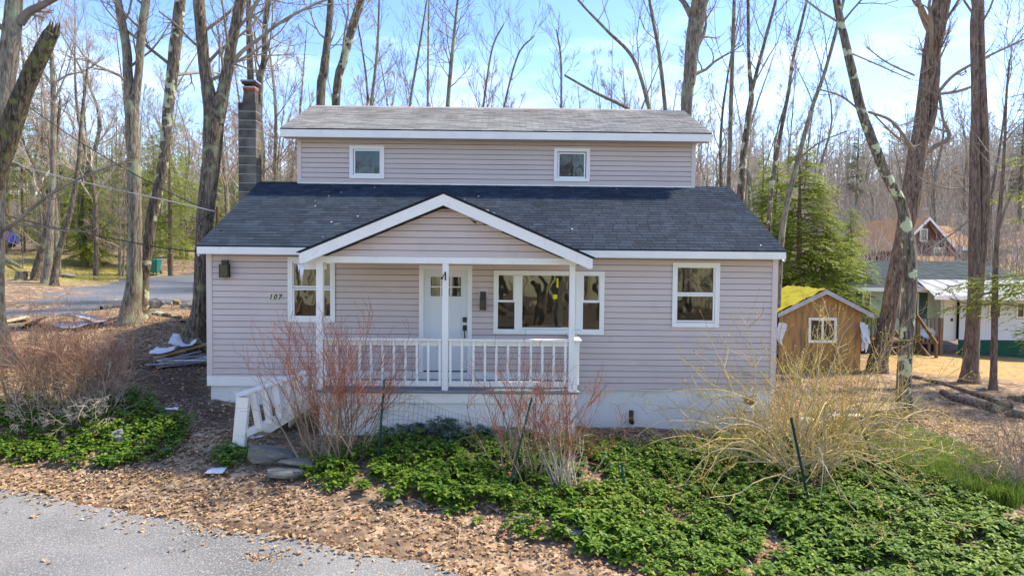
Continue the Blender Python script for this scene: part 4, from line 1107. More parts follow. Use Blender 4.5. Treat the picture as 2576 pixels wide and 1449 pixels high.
# three leaning trunks up the bank on the left
tree_from('bank_tree', 'dark trunk leaning right on the mossy bank, first of the three crossing trunks', [[(90, 676, 20), (105, 625, 15), (120, 560, 14), (133, 490, 12), (140, 380, 9), (152, 250, 7)]], 27, 'dark', 'grey', 41, twigs=12, crown_from=6, kids=(6, 5, 4, 3))
tree_from('bank_tree', 'pale straight broken-topped trunk, middle of the three crossing trunks', [[(118, 690, 25), (124, 620, 19), (129, 515, 16), (133, 400, 15), (134, 250, 14), (130, 150, 11), (128, 105, 9)]], 26.5, 'grey', 'pale', 42, twigs=10, crown_from=6, limbs=[[(133, 212, 6), (170, 190, 5), (215, 178, 5), (252, 152, 4)]])
tree_from('bank_tree', 'dark trunk leaning right at the front of the three crossing trunks', [[(136, 693, 19), (146, 640, 16), (166, 575, 14), (180, 515, 13), (196, 420, 10), (205, 300, 8), (222, 150, 5)]], 26, 'dark', 'grey', 43, twigs=12, crown_from=6, kids=(6, 5, 4, 3))

# --- evergreens
NEEDLE = {
 'hemlock': mat('hemlock_needles', (.055, .085, .014), rough=.6, ramp=[(.10, .17, .03), (.21, .30, .045), (.34, .40, .07), (.15, .22, .035)], c2=(.32, .38, .06), scale=.8, trans=.5),
 'pine': mat('pine_needles', (.04, .07, .025), rough=.6, ramp=[(.07, .115, .035), (.12, .17, .045), (.17, .21, .06)], trans=.4),
}
def hemlock(name, h, seed, needle, spread=.30, z_lo=.06, dens=1.0, droop=.25, fine=1.0):
    rg = np.random.default_rng(seed)
    tm = MB(); lm = MB()
    tl = smooth_line(np.array([[0, 0, -.2, h * .016], [rg.normal(0, .05), rg.normal(0, .05), h * .5, h * .010], [rg.normal(0, .1), rg.normal(0, .1), h, .01]]), 14)
    tm.tube(tl[:, :3], tl[:, 3], 8)
    V = []
    nb = int(h * 20 * dens)
    for i in range(nb):
        t = z_lo + (1 - z_lo) * (i + rg.random()) / nb
        z = t * h; L = h * spread * ((1 - t) ** .62) * rg.uniform(.5, 1.12) * min(1, .72 + t * 1.2) + .2
        az = rg.random() * 6.283
        d = np.array([math.cos(az), math.sin(az), 0]); sd = np.array([-d[1], d[0], 0])
        n = 6; u = np.linspace(0, 1, n)
        el = rg.uniform(-.1, .5)
        line = np.array([0, 0, z]) + d * (u * L)[:, None] + sd * (u * u * L * rg.normal(0, .14))[:, None] + np.array([0, 0, 1]) * ((el * u - (droop * 1.6 + el * .55) * u * u) * L)[:, None]
        tm.tube(line, np.linspace(.012 + L * .007, .004, n), 4, cap=False)
        ns = int(L * 20 * fine)
        for j in range(ns):
            uu = .12 + .88 * (j + rg.random()) / max(ns, 1)
            p = np.array([np.interp(uu, u, line[:, k]) for k in range(3)])
            side = 1 if j % 2 else -1
            l2 = L * .42 * (1.08 - uu) * rg.uniform(.6, 1.2) + .10
            dd = unit(d * rg.uniform(.5, .9) + sd * side * rg.uniform(.6, 1.1) + np.array([0, 0, rg.uniform(-.75, .35)]))
            m = max(2, int(l2 / .075))
            w0 = np.cross(dd, [0, 0, 1.0]); w0 = unit(w0)
            for k in range(m):
                a = p + dd * (l2 * k / m) + rg.normal(0, .012, 3)
                ln = rg.uniform(.10, .21); wd = rg.uniform(.016, .032)
                e = unit(dd + w0 * rg.uniform(-.7, .7) + np.array([0, 0, rg.uniform(-.35, .1)]))
                w = unit(np.cross(e, [rg.normal(0, .3), rg.normal(0, .3), 1.0])) * wd
                V.append((a, a + e * ln * .5 + w, a + e * ln, a + e * ln * .5 - w))
    V = np.array(V)
    lm.add(V.reshape(-1, 3), np.arange(len(V) * 4).reshape(-1, 4))
    print(name, 'needle faces', len(V))
    return tm.mesh('trunk', BK['pine']), lm.mesh('crown', NEEDLE[needle])
HEM = [hemlock('hemlock_a', 9.0, 51, 'hemlock', .31, dens=1.0), hemlock('hemlock_b', 12.0, 52, 'hemlock', .23, dens=.6), hemlock('pine_c', 15.0, 53, 'pine', .20, z_lo=.3, dens=.3, droop=.1), hemlock('pine_d', 9.0, 54, 'hemlock', .36, z_lo=.22, dens=.16, droop=.12), hemlock('hemlock_e', 12.0, 55, 'hemlock', .36, z_lo=.12, dens=.24, droop=.3)]
def put_hem(k, x, y, s, rz, label, group=None, name='hemlock_tree', sz=None):
    root = empty(name, (x, y, gz(x, y) - .1), rz, label, 'evergreen tree', group)
    root.scale = (s, s, s if sz is None else sz)
    link('trunk', HEM[k][0], root); link('crown', HEM[k][1], root)
    return root
def at_px(px, Y):
    p = P(px, 660, Y); return p[0], Y
def sector(x, y):
    px = IW / 2 + x / y * FPX
    far = 'deep ' if y > 62 else ''
    if px < 0: return far + 'beyond the left edge of view'
    for lim, s in ((160, 'at far left behind the three crossing trunks'), (330, 'beyond the road, left of the twin oak'), (500, 'beyond the road between twin oak and forked maple'), (620, 'between the forked maple and the chimney'), (760, 'between the chimney and the upper roof'), (1120, 'behind the left half of the upper roof'),
                   (1480, 'behind the right half of the upper roof'), (1760, 'behind the stout oak by the roof end'), (1960, 'above the right end of the lower roof'), (2160, 'above the big hemlock and the shed'), (2320, 'behind the lichen-patched maple'), (2460, 'between the shaggy maple and the twin pine'), (2577, 'right of the twin pine')):
        if px < lim: return far + s
    return far + 'beyond the right edge of view'

x, y = at_px(2010, 25); put_hem(0, x, y, 1.0, .3, 'large bright green hemlock behind the shed, right of the house', sz=.84)
x, y = at_px(1945, 27.5); put_hem(0, x, y, .92, 4.1, 'bright hemlock partly hidden by the right roof slope', sz=.80)
x, y = at_px(2075, 25.5); put_hem(0, x, y, .9, 5.0, 'bright hemlock right behind the peak of the shed', sz=.62)
x, y = at_px(2140, 27); put_hem(0, x, y, .62, 2.1, 'low bright hemlock between the shed and the green house')
x, y = at_px(1915, 31); put_hem(1, x, y, .66, 1.2, 'slender hemlock showing over the right end of the lower roof')
for i, (px, Y, k, s) in enumerate([(430, 40, 0, 1.0), (330, 46, 0, .95), (230, 44, 0, .9), (470, 52, 1, .8), (285, 58, 1, .9), (150, 50, 0, .85), (60, 52, 1, .95), (200, 64, 1, 1.0), (390, 62, 0, 1.1), (110, 66, 2, 1.1), (20, 62, 2, 1.2), (540, 60, 0, .9), (-60, 50, 1, 1.0), (-120, 60, 2, 1.1), (590, 66, 0, .8)]):
    x, y = at_px(px, Y); kk = 4 if (k < 2 and i % 3 != 2) else k; put_hem(kk, x, y, s * (.85 if kk == 4 else 1), i * 1.7, ('yellow-green hemlock ' if k < 2 else 'tall dark pine ') + sector(x, y), ('evergreens ' if k < 2 else 'pines ') + sector(x, y), 'hemlock_tree' if k < 2 else 'pine_tree')
for i, (px, Y, k, s) in enumerate([(730, 80, 1, .9), (700, 90, 0, 1.0), (1800, 70, 0, .7), (2150, 80, 2, .8), (2280, 90, 2, .8), (2560, 70, 2, .9), (2620, 62, 2, .9)]):
    x, y = at_px(px, Y); put_hem(k, x, y, s, i * 2.3 + 1, 'small dark evergreen ' + sector(x, y), 'evergreens ' + sector(x, y))
# pine boughs entering from the right edge: a tree standing just outside the frame
x, y = at_px(2655, 16.5); r_ = put_hem(3, x, y, .72, 2.0, 'evergreen at the right edge whose low boughs hang over the lawn'); r_.scale = (.85, .85, .8)

# --- the bare woods behind
def bare_proto(h, seed, r, first=.35, n1=12, lev=4, kids=(0, 6, 5, 3), ang=(.35, .75), rmin=.0065, tw='pale', bk='grey', lean=.06):
    rg = np.random.default_rng(seed)
    tm = MB(); cm = MB()
    pts = np.array([[0, 0, -.3], [rg.normal(0, .08), rg.normal(0, .08), h * .3], [rg.normal(0, lean * h * .7), rg.normal(0, lean * h * .7), h * .6], [rg.normal(0, lean * h), rg.normal(0, lean * h), h]])
    P3, rr = trunk_tube(tm, pts, np.array([r * 1.25, r * .9, r * .55, r * .12]), 7, .05, rg, 14)
    for j in range(n1):
        t = first + (1 - first) * (j + rg.random()) / n1
        i = min(int(t * 13), 12)
        az = rg.random() * 6.283; up_ = rg.uniform(.5, 1.3)
        d = unit(np.array([math.cos(az), math.sin(az), up_]))
        grow(cm, P3[i], d, h * .30 * (1.25 - t) * rg.uniform(.6, 1.1), rr[i] * .45 + .004, 1, lev, rg, sides=(6, 4, 3, 3, 3), kids=kids, rmin=rmin, ang=ang)
    return tm.mesh('trunk', BK[bk]), cm.mesh('branches', TW[tw])
BARE = [bare_proto(16, 61, .15), bare_proto(14, 62, .11, tw='red', lean=.08), bare_proto(18, 63, .19, first=.4), bare_proto(12, 64, .08, tw='pale', n1=9, lean=.1), bare_proto(15, 65, .12, bk='dark', first=.3), bare_proto(17, 66, .14, bk='lichen', tw='red', first=.45), bare_proto(6.5, 67, .035, first=.2, n1=10, tw='red', lev=3, kids=(0, 5, 4, 3)), bare_proto(8, 68, .05, first=.25, tw='grey', n1=10, lev=3, kids=(0, 5, 4, 3))]
for a, b in BARE: print('bare', len(a.polygons), len(b.polygons))
LABS = ['tall bare grey hardwood', 'slim bare reddish-twigged tree', 'stout tall bare hardwood', 'short pale-twigged bare tree', 'dark-barked bare tree', 'lichen-barked bare tree', 'bare reddish understorey sapling', 'bare grey understorey sapling']
rgw = np.random.default_rng(77)
def clear(x, y):
    if -8.5 < x < 8 and y < 25: return False
    if 7 < x < 24 and 18.0 < y < 38: return False          # shed, neighbour house
    if 22 < x < 48 and 48 < y < 64: return False
    if inpoly(np.array([x]), np.array([y]), ROAD2)[0]: return False
    return True
placed = []
def put_bare(k, x, y, s, sz):
    lab = LABS[k] + ' ' + sector(x, y)
    root = empty('bare_tree' if k < 6 else 'sapling', (x, y, gz(x, y) - .1), rgw.random() * 6.283, lab, 'tree' if k < 6 else 'sapling', 'bare woods ' + sector(x, y))
    root.scale = (s, s, sz)
    link('trunk', BARE[k][0], root); link('branches', BARE[k][1], root)
tries = 0; cnt = 0
while cnt < 190 and tries < 6000:
    tries += 1
    Yd = 24 + 78 * rgw.random() ** .8
    px = rgw.uniform(-260, 2840)
    x, y = at_px(px, Yd)
    if not clear(x, y): continue
    mid = 880 < px < 1640
    if px < 620 and Yd < 30: continue
    if px > 1980 and Yd < 44: continue
    if any((x - a) ** 2 + (y - b) ** 2 < 1.6 for a, b in placed): continue
    k = int(rgw.integers(0, 6)); s = rgw.uniform(.8, 1.15); sz = s * rgw.uniform(.85, 1.1)
    hh = (16, 14, 18, 12, 15, 17)[k]
    if mid:
        if rgw.random() < .25: continue
        ytop = rgw.uniform(90, 330)
        ztop = P(px, ytop, Yd)[2] - gz(x, y)
        if ztop < 4: continue
        sz = ztop / hh; s = min(sz, 1.0) * .9
    elif px > 1900 and Yd > 44:
        ytop = rgw.uniform(200, 420) if rgw.random() < .75 else rgw.uniform(0, 200)
        ztop = P(px, ytop, Yd)[2] - gz(x, y)
        if ztop < 3: continue
        sz = ztop / hh; s = np.clip(sz, .6, 1.1)
    placed.append((x, y)); cnt += 1
    put_bare(k, x, y, s, sz)
cs = 0
for _ in range(3000):
    if cs >= 90: break
    Yd = 24 + 40 * rgw.random(); px = rgw.uniform(-200, 2800); x, y = at_px(px, Yd)
    if not clear(x, y) or (880 < px < 1640) or (px > 1980 and Yd < 40) or (px < 620 and Yd < 34): continue
    k = 6 + int(rgw.integers(0, 2)); s = rgw.uniform(.6, 1.1); put_bare(k, x, y, s, s * rgw.uniform(.8, 1.2)); cs += 1
# the far wood closing the view: one mass
fm = MB(); rgf = np.random.default_rng(5)
for i in range(1400):
    Yd = rgf.uniform(78, 150); px = rgf.uniform(-330, 2900); x, y = at_px(px, Yd)
    if i >= 1170: x, y = rgf.uniform(-90, 90), rgf.uniform(-80, -38)
    z = gz(x, y) - .3
    cy = 330 if 800 < px < 1700 else 290
    h = np.clip(P(px, cy + rgf.uniform(-10, 190), Yd)[2] - z, 7, 19) if i < 1170 else rgf.uniform(11, 16); lean = rgf.normal(0, .5, 2)
    a = np.array([x, y, z]); b = a + (lean[0], lean[1], h)
    fm.tube([a, (a + b) / 2 + rgf.normal(0, .2, 3), b], [.13, .09, .02], 4, cap=False)
    for j in range(17):
        t = rgf.uniform(.25, 1); p = a + (b - a) * t; az = rgf.random() * 6.283; L = (1.2 - t) * 3.6 * rgf.uniform(.5, 1.1)
        d = np.array([math.cos(az), math.sin(az), rgf.uniform(.4, 1.5)]); d = unit(d)
        m_ = p + d * L * .55 + rgf.normal(0, .1, 3); e = p + d * L + rgf.normal(0, .25, 3)
        fm.tube([p, m_, e], [.045, .03, .016], 3, cap=False)
        for q_ in range(3):
            e2 = m_ + unit(d + rgf.normal(0, .6, 3)) * L * .5; fm.tube([m_, e2], [.026, .016], 3, cap=False)
tag(fm.build('far_woods', TW['pale']), kind='stuff')

bm_ = MB(); rgb = np.random.default_rng(9)
for i in range(3600):
    Yd = rgb.uniform(44, 112); px = rgb.uniform(-250, 2850); x, y = at_px(px, Yd)
    if not clear(x, y) or (700 < px < 1800): continue
    if px < 620 and (Yd < 56 or rgb.random() < .5): continue
    z = gz(x, y) - .1
    for k in range(6):
        h = rgb.uniform(1.4, 4.8); d = np.array([rgb.normal(0, .25), rgb.normal(0, .25), 1.0]); b = np.array([x + rgb.normal(0, .7), y + rgb.normal(0, .7), z]); m_ = b + d * h * .55; e = m_ + (d + rgb.normal(0, .22, 3)) * h * .45
        bm_.tube([b, m_, e], [.028, .018, .008], 3, cap=False)
        for q_ in range(3):
            s0 = b + (m_ - b) * rgb.uniform(.4, 1); bm_.tube([s0, s0 + (d + rgb.normal(0, .5, 3)) * h * .35], [.014, .008], 3, cap=False)
tag(bm_.build('undergrowth', TW['pale']), kind='stuff')
for i in range(34):
    x = rgw.uniform(-26, 26); y = rgw.uniform(-34, -9); k = int(rgw.integers(0, 6)); root = empty('bare_tree', (x, y, gz(x, y) - .1), rgw.random() * 6.28, LABS[k] + ' across the road behind the viewer', 'tree', 'bare trees across the road')
    link('trunk', BARE[k][0], root); link('branches', BARE[k][1], root)
for i in range(11):
    x = -28 + 5.4 * i + rgw.normal(0, 1.5); y = rgw.uniform(-46, -28); put_hem(2, x, y, 1.0, i * 1.3, 'hemlock across the road behind the viewer', 'evergreens across the road')
# ------------------------------------------------------------------ outbuildings
MT['ply'] = mat('weathered_plywood', (.47, .25, .08), (.29, .165, .08), scale=1.6, stretch=(3, 1, .5), rough=.85, rnd=.18, bump=.3, bscale=20, c3=(.16, .11, .08), s3=3, lo3=.5, hi3=.75)
MT['moss'] = mat('moss', (.36, .32, .012), (.47, .41, .03), scale=6, rough=.95, bump=1.0, bscale=30, c3=(.20, .22, .02), s3=9, lo3=.6, hi3=.75)
MT['wrap'] = mat('house_wrap', (.74, .74, .73), (.62, .62, .62), scale=6, rough=.6)
MT['greysheet'] = mat('grey_scrap', (.30, .32, .34), (.20, .22, .24), scale=5, rough=.6)
MT['mint'] = mat('mint_siding', (.52, .60, .46), (.47, .55, .42), scale=2, rough=.6)
MT['whitesiding'] = mat('white_siding', (.74, .75, .74), rough=.6)
MT['teal'] = mat('teal_shutter', (.035, .085, .095), rough=.6)
MT['greenroof'] = mat('green_shingle', (.055, .073, .073), (.085, .103, .10), scale=3, rough=.95, rnd=.2)
MT['metalroof'] = mat('white_metal_roof', (.42, .42, .42), (.30, .28, .265), scale=1.2, lo=.4, hi=.65, rough=.5)
MT['skirt'] = mat('green_skirting', (.025, .15, .095), (.02, .11, .07), scale=2, rough=.6)
MT['deckwood'] = mat('deck_wood', (.25, .15, .085), (.17, .105, .065), scale=4, stretch=(6, 6, 1), rough=.85)
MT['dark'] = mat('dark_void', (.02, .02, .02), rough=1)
MT['cabinroof'] = mat('rusty_tan_roof', (.33, .175, .085), (.26, .14, .075), scale=.9, rough=.9, bump=.3, bscale=20)
MT['brick'] = mat('brown_cladding', (.20, .095, .07), (.15, .075, .055), scale=2, rough=.9)

def plane_px(Y):
    def X_(px, py=660): return P(px, py, Y)[0]
    def Z_(py, px): return P(px, py, Y)[2]
    return X_, Z_
# --- shed
Ys = 19.3
sx, sz = plane_px(Ys)
x0, x1 = sx(1960, 850), sx(2166, 850); zb = sz(938, 2060); ze = sz(789, 2166); xa = (sx(1951, 785) + sx(2190, 788)) / 2; za = sz(727, 2068); ovx = (sx(2190, 788) - sx(1951, 785)) / 2
shed = empty('shed', (xa, Ys, zb), 0, 'small plywood shed with a bright yellow mossy roof, right of the house', 'shed')
w2 = (x1 - x0) / 2; x0 -= xa; x1 -= xa; hz_e = ze - zb; hz_a = za - zb - .06
sl_ = (hz_a + .06 - (sz(788, 2190) - zb)) / ovx
wz = lambda x: hz_a - sl_ * abs(x) - .05
win = (sx(2033, 830) - xa, sx(2104, 830) - xa, sz(862, 2068) - zb, sz(799, 2068) - zb)
# plywood sheets with seams
cuts = [x0, win[0] - .12, win[0] + .34, x1]
frame_ = MB().box(x0 + .02, x1 - .02, .03, 2.4, -.15, min(wz(x0), wz(x1)) - .02).build('wall', MT['dark'], shed)
def ply(xa_, xb_, za_, zb_fn):
    n = 4; xs_ = np.linspace(xa_, xb_, n)
    if xa_ < 0 < xb_: xs_ = np.sort(np.append(xs_, 0.0))
    pts = [(x, zb_fn(x)) for x in xs_]
    poly = [(xa_, za_)] + [(xb_, za_)] + pts[::-1]
    MB().prism(poly, rng.uniform(-.004, .004), .028).build('plywood_panel', MT['ply'], shed)
ply(x0, win[0] - .105, -.1, wz); ply(win[0] - .097, win[1] + .02, -.1, lambda x: win[2] - .004)
ply(win[0] - .097, win[1] + .02, win[3] + .004, wz); ply(win[1] + .028, x1, -.1, wz); ply(win[0] - .097, win[0] - .004, win[2], lambda x: win[3])
mb = MB(); ring(mb, *win, .07, .075, -.03, .05); mb.box((win[0] + win[1]) / 2 - .03, (win[0] + win[1]) / 2 + .03, -.025, .045, win[2] + .076, win[3] - .076)
wf = mb.build('window', MT['white'], shed)
for a, b in ((win[0] + .071, (win[0] + win[1]) / 2 - .031), ((win[0] + win[1]) / 2 + .031, win[1] - .071)):
    MB().box(a, b, .0, .006, win[2] + .076, win[3] - .076).build('pane', MT['glass'], wf)
for s in (-1, 1):
    pts = [(0, hz_a + .06), (s * ovx, hz_a + .06 - sl_ * ovx), (s * ovx, hz_a - .0 - sl_ * ovx), (0, hz_a)]
    MB().prism(pts if s > 0 else pts[::-1], -.18, 2.6).build('roof', MT['roofedge'], shed)
    # the mossy skin: lumpy sheet on the slope
    nx, ny = 16, 24; U_, V_ = np.meshgrid(np.linspace(.02, ovx + .02, nx), np.linspace(-.19, 2.6, ny))
    zz = hz_a + .075 - sl_ * U_ + (vnoise(U_, V_, 6, 31) - .3) * .06
    i_ = np.arange(nx * ny).reshape(ny, nx); q_ = np.stack([i_[:-1, :-1], i_[:-1, 1:], i_[1:, 1:], i_[1:, :-1]], -1).reshape(-1, 4)
    MB().add(np.stack([U_ * s, V_, zz], -1), q_ if s > 0 else q_[:, ::-1]).build('moss', MT['moss'], shed, smooth=True)
    pts = [(0, hz_a + .055), (s * (ovx - .0), hz_a + .055 - sl_ * ovx), (s * ovx, hz_a - .075 - sl_ * ovx), (0, hz_a - .075)]
    MB().prism(pts if s > 0 else pts[::-1], -.205, -.181).build('rake_trim', mat('grey_trim', (.52, .51, .48), (.40, .39, .36), scale=6, rough=.7), shed)
# torn house wrap at both corners
for s, n in ((-1, 5), (1, 7)):
    for k in range(n):
        a = np.array([s * w2 * 1.0 + rng.uniform(-.05, .03), -.02 - .012 * k, hz_e - .15 - rng.uniform(.05, .35)]); d = np.array([s * rng.uniform(-.05, .14) - .07, -rng.uniform(.02, .2), -rng.uniform(.3, .75)])
        w_ = np.array([rng.uniform(.06, .12), rng.uniform(-.03, .03), rng.uniform(-.03, .03)])
        rows = []
        for t in np.linspace(0, 1, 5):
            c = a + d * t + np.array([.04 * math.sin(5 * t + k), 0, 0]); ww = w_ * (1 - .75 * t * t); rows += [c - ww, c + ww]
        v = np.array(rows); q_ = [(2 * i, 2 * i + 1, 2 * i + 3, 2 * i + 2) for i in range(4)]
        v2 = np.vstack([v, v + (0, .004, 0)]); m_ = len(v)
        MB().add(v2, q_ + [tuple(m_ + j for j in f[::-1]) for f in q_]).build('torn_wrap', MT['wrap'], shed)

# --- green and white neighbour house
Yn = 26.0
nx_, nz_ = plane_px(Yn)
nb0 = nz_(893, 2400)
ox = nx_(2300, 800)
nh = empty('neighbour_house', (ox, Yn, nb0), 0, 'low mint green and white house with a deck behind the shaggy trees', 'house')
def NX(px): return nx_(px, 780) - ox
def NZ(py, px=2350): return nz_(py, px) - nb0
zfl = NZ(853); zg = NZ(727)
gw_ = MB().box(NX(2085), NX(2353), .02, .2, -.2, zg + .1).build('wall', MT['dark'], nh); gw_['label'] = 'mint green wall'
z = zfl - .05
wins_g = [(NX(2168), NX(2190), NZ(798), NZ(736)), (NX(2262), NX(2310), NZ(800), NZ(738))]
while z < zg:
    segs = [(NX(2085), NX(2352))]
    for a, b, c, e in wins_g:
        if c < z + .1 < e:
            segs = [q for s, t in segs for q in ((s, min(t, a)), (max(s, b), t)) if q[1] - q[0] > .02]
    for s, t in segs:
        MB().hexa([(s, -.018, z), (t, -.018, z), (t, .019, z), (s, .019, z), (s, .004, z + .15), (t, .004, z + .15), (t, .019, z + .15), (s, .019, z + .15)]).build('siding_board', MT['mint'], gw_)
    z += .152
for a, b, c, e in wins_g:
    mb = MB(); ring(mb, a, b, c, e, .05, .05, -.03, .02); f = mb.build('window', MT['vinyl'], nh); MB().box(a + .051, b - .051, -.006, 0, c + .051, e - .051).build('pane', MT['glass'], f)
for a, b in ((2247, 2259), (2310, 2331), (2152, 2166)):
    MB().box(NX(a), NX(b), -.045, -.02, NZ(801), NZ(737)).build('shutter', MT['teal'], nh)
# door at the inner corner
MB().box(NX(2352), NX(2392), -.35, .0, zfl - .02, NZ(735)).build('corner_post', MT['vinyl'], nh)
df = MB(); ring(df, NX(2358), NX(2390), zfl, NZ(745), .04, .02, -.385, -.352); dfo = df.build('door_frame', MT['white'], nh)
dl = MB().box(NX(2358) + .041, NX(2390) - .041, -.375, -.355, zfl + .021, NZ(745) - .021).build('door_leaf', MT['vinyl'], dfo)
MB().box(NX(2376), NX(2382), -.385, -.376, NZ(806), NZ(798)).build('lock', MT['black'], dfo)
# white wing
wx0, wx1 = NX(2392), NX(2680)
zw0, zw1 = NZ(850), NZ(752)
ww = MB().box(wx0, wx1, -.5, -.35, zw0, zw1 + .1).build('wall', MT['dark'], nh); ww['label'] = 'white sided wing'
wins_w = [(NX(2462), NX(2494), NZ(798, 2480), NZ(756, 2480)), (NX(2530), NX(2552), NZ(798, 2540), NZ(757, 2540)), (NX(2562), NX(2592), NZ(798, 2580), NZ(757, 2580))]
z = zw0
while z < zw1:
    segs = [(wx0, wx1)]
    for a, b, c, e in wins_w:
        if c < z + .05 < e: segs = [q for s, t in segs for q in ((s, min(t, a)), (max(s, b), t)) if q[1] - q[0] > .02]
    for s, t in segs:
        MB().hexa([(s, -.53, z), (t, -.53, z), (t, -.501, z), (s, -.501, z), (s, -.512, z + .098), (t, -.512, z + .098), (t, -.501, z + .098), (s, -.501, z + .098)]).build('siding_board', MT['whitesiding'], ww)
    z += .1
for a, b, c, e in wins_w:
    mb = MB(); ring(mb, a, b, c, e, .06, .06, -.56, -.5); f = mb.build('window', MT['vinyl'], nh); MB().box(a + .061, b - .061, -.52, -.514, c + .061, e - .061).build('pane', MT['glass'], f)
mb = MB()
xq = wx0
while xq < wx1:
    MB().hexa([(xq, -.50, -.35), (xq + .09, -.53, -.35), (xq + .09, -.49, -.35), (xq, -.46, -.35), (xq, -.50, zw0 - .004), (xq + .09, -.53, zw0 - .004), (xq + .09, -.49, zw0 - .004), (xq, -.46, zw0 - .004)]) 
    mb.hexa([(xq, -.50, -.35), (xq + .06, -.53, -.35), (xq + .06, -.47, -.35), (xq, -.47, -.35), (xq, -.50, zw0 - .004), (xq + .06, -.53, zw0 - .004), (xq + .06, -.47, zw0 - .004), (xq, -.47, zw0 - .004)])
    mb.box(xq + .062, xq + .088, -.495, -.47, -.35, zw0 - .004); xq += .09
tag(mb.build('skirting', MT['skirt'], nh), kind='stuff')
# roofs
er0 = NX(2118); rz0 = NZ(722, 2250); rdg = NZ(657, 2300); ry = 4.2
mb = MB(); yr0 = -.45
def roofpoly(pts, material, name, th=.06, lab=None):
    n = len(pts); up = np.array(pts, float); dn = up - (0, 0, th)
    m_ = MB().add(np.vstack([up, dn]), None, [(0, i, i + 1) for i in range(1, n - 1)] + [(n, n + i + 1, n + i) for i in range(1, n - 1)])
    m_.add(np.vstack([up, dn]), [(i, n + i, n + (i + 1) % n, (i + 1) % n) for i in range(n)])
    o = m_.build(name, material, nh)
    if lab: o['label'] = lab
    return o
hipx = (2463 - 2300) / FPX * (Yn + ry) + 0
rl = NX(2190); rr_ = P(2455, 657, Yn + ry)[0] - ox
rdgz = P(2330, 657, Yn + ry)[2] - nb0
er1 = NX(2640)
gr = roofpoly([(er0, yr0, rz0), (er1, yr0, rz0), (rr_, ry, rdgz), (rl - .6, ry, rdgz)], MT['roofedge'], 'roof', lab='green-grey shingle hip roof')
roofpoly([(rr_, ry, rdgz - .001), (er1, yr0, rz0 - .001), (er1, 2 * ry - yr0, rz0 - .001)], MT['greenroof'], 'roof')
# shingles on the front slope
sl2 = (rdgz - rz0) / (ry - yr0); a2 = math.atan(sl2); L2 = math.hypot(ry - yr0, rdgz - rz0); sm = MB(); s_ = 0.0
while s_ < L2 - .05:
    t = s_ / L2; xa_ = er0 + (rl - .6 - er0) * t; xb_ = er1 + (rr_ - er1) * t; x = xa_
    while x < xb_ - .02:
        w_ = min(.30, xb_ - x); h_ = .010 + .006 * rng.random()
        p0 = (yr0 + s_ * math.cos(a2), rz0 + s_ * math.sin(a2)); s1 = min(s_ + .19, L2); p1 = (yr0 + s1 * math.cos(a2), rz0 + s1 * math.sin(a2))
        sm.hexa([(x, p0[0], p0[1] + .002), (x + w_ - .008, p0[0], p0[1] + .002), (x + w_ - .008, p1[0], p1[1]), (x, p1[0], p1[1]), (x, p0[0], p0[1] + .006 + h_), (x + w_ - .008, p0[0], p0[1] + .006 + h_), (x + w_ - .008, p1[0], p1[1] + .004), (x, p1[0], p1[1] + .004)])
        x += .305
    s_ += .16
tag(sm.build('shingles', MT['greenroof'], gr), kind='stuff')
MB().box(er0, NX(2353), yr0 - .03, yr0 - .002, rz0 - .16, rz0 - .01).build('gutter', MT['vinyl'], nh)
MB().box(er0, NX(2353), yr0, .0, rz0 - .15, rz0 - .12).build('soffit', MT['vinyl'], nh)
yA, yB = -1.9, .6
sh_z = rz0 + (rdgz - rz0) * (yB - yr0) / (ry - yr0) + .05
ze2 = P(2450, 746, Yn + yA)[2] - nb0; xl0, xl1 = P(2350, 746, Yn + yA)[0] - ox, P(2306, 695, Yn + yB)[0] - ox
mr = roofpoly([(xl0, yA, ze2 + .02), (wx1 + .3, yA, ze2 + .02), (wx1 + .3, yB, sh_z), (xl1, yB, sh_z)], MT['metalroof'], 'roof', lab='shallow white roof of the wing')
for k in range(9):
    xk = xl0 + .25 + k * .62
    MB().hexa([(xk, yA + .01, ze2 + .022), (xk + .03, yA + .01, ze2 + .022), (xk + .03, yB - .02, sh_z), (xk, yB - .02, sh_z), (xk, yA + .01, ze2 + .035), (xk + .03, yA + .01, ze2 + .035), (xk + .03, yB - .02, sh_z + .015), (xk, yB - .02, sh_z + .015)]).build('roof_seam', MT['metalroof'], mr)
MB().box(xl0, wx1 + .3, yA - .035, yA - .002, ze2 - .12, ze2 + .02).build('gutter', MT['vinyl'], nh)
# deck in front of the green wall
def ND(px): return P(px, 800, Yn - 2.0)[0] - ox
zfl0 = zfl; zfl = P(2340, 854, Yn - 2.0)[2] - nb0
dk = tag(MB().box(ND(2118), ND(2368), -2.0, -.36, zfl - .16, zfl - .04).build('deck', MT['deckwood'], nh))
for i in range(11):
    y_ = -2.02 + i * .15; MB().box(ND(2116), ND(2369), y_, y_ + .142, zfl - .038, zfl - .012).build('deck_board', MT['deckwood'], dk)
for px in (2120, 2190, 2305, 2340, 2366):
    MB().box(ND(px) - .05, ND(px) + .05, -2.0, -1.9, -.5, zfl - .17).build('deck_post', MT['deckwood'], dk)
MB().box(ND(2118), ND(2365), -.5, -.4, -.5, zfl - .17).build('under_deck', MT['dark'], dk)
zr = P(2340, 801, Yn - 2.0)[2] - nb0
for a, b in ((2118, 2212), (2306, 2369)):
    MB().box(ND(a), ND(b), -2.04, -1.93, zr - .03, zr).build('rail', MT['deckwood'], dk); MB().box(ND(a), ND(b), -2.03, -1.99, zfl + .05, zfl + .12).build('rail', MT['deckwood'], dk)
    k = ND(a) + .06
    while k < ND(b): MB().box(k, k + .038, -2.07, -2.035, zfl - .1, zr - .005).build('baluster', MT['deckwood'], dk); k += .135
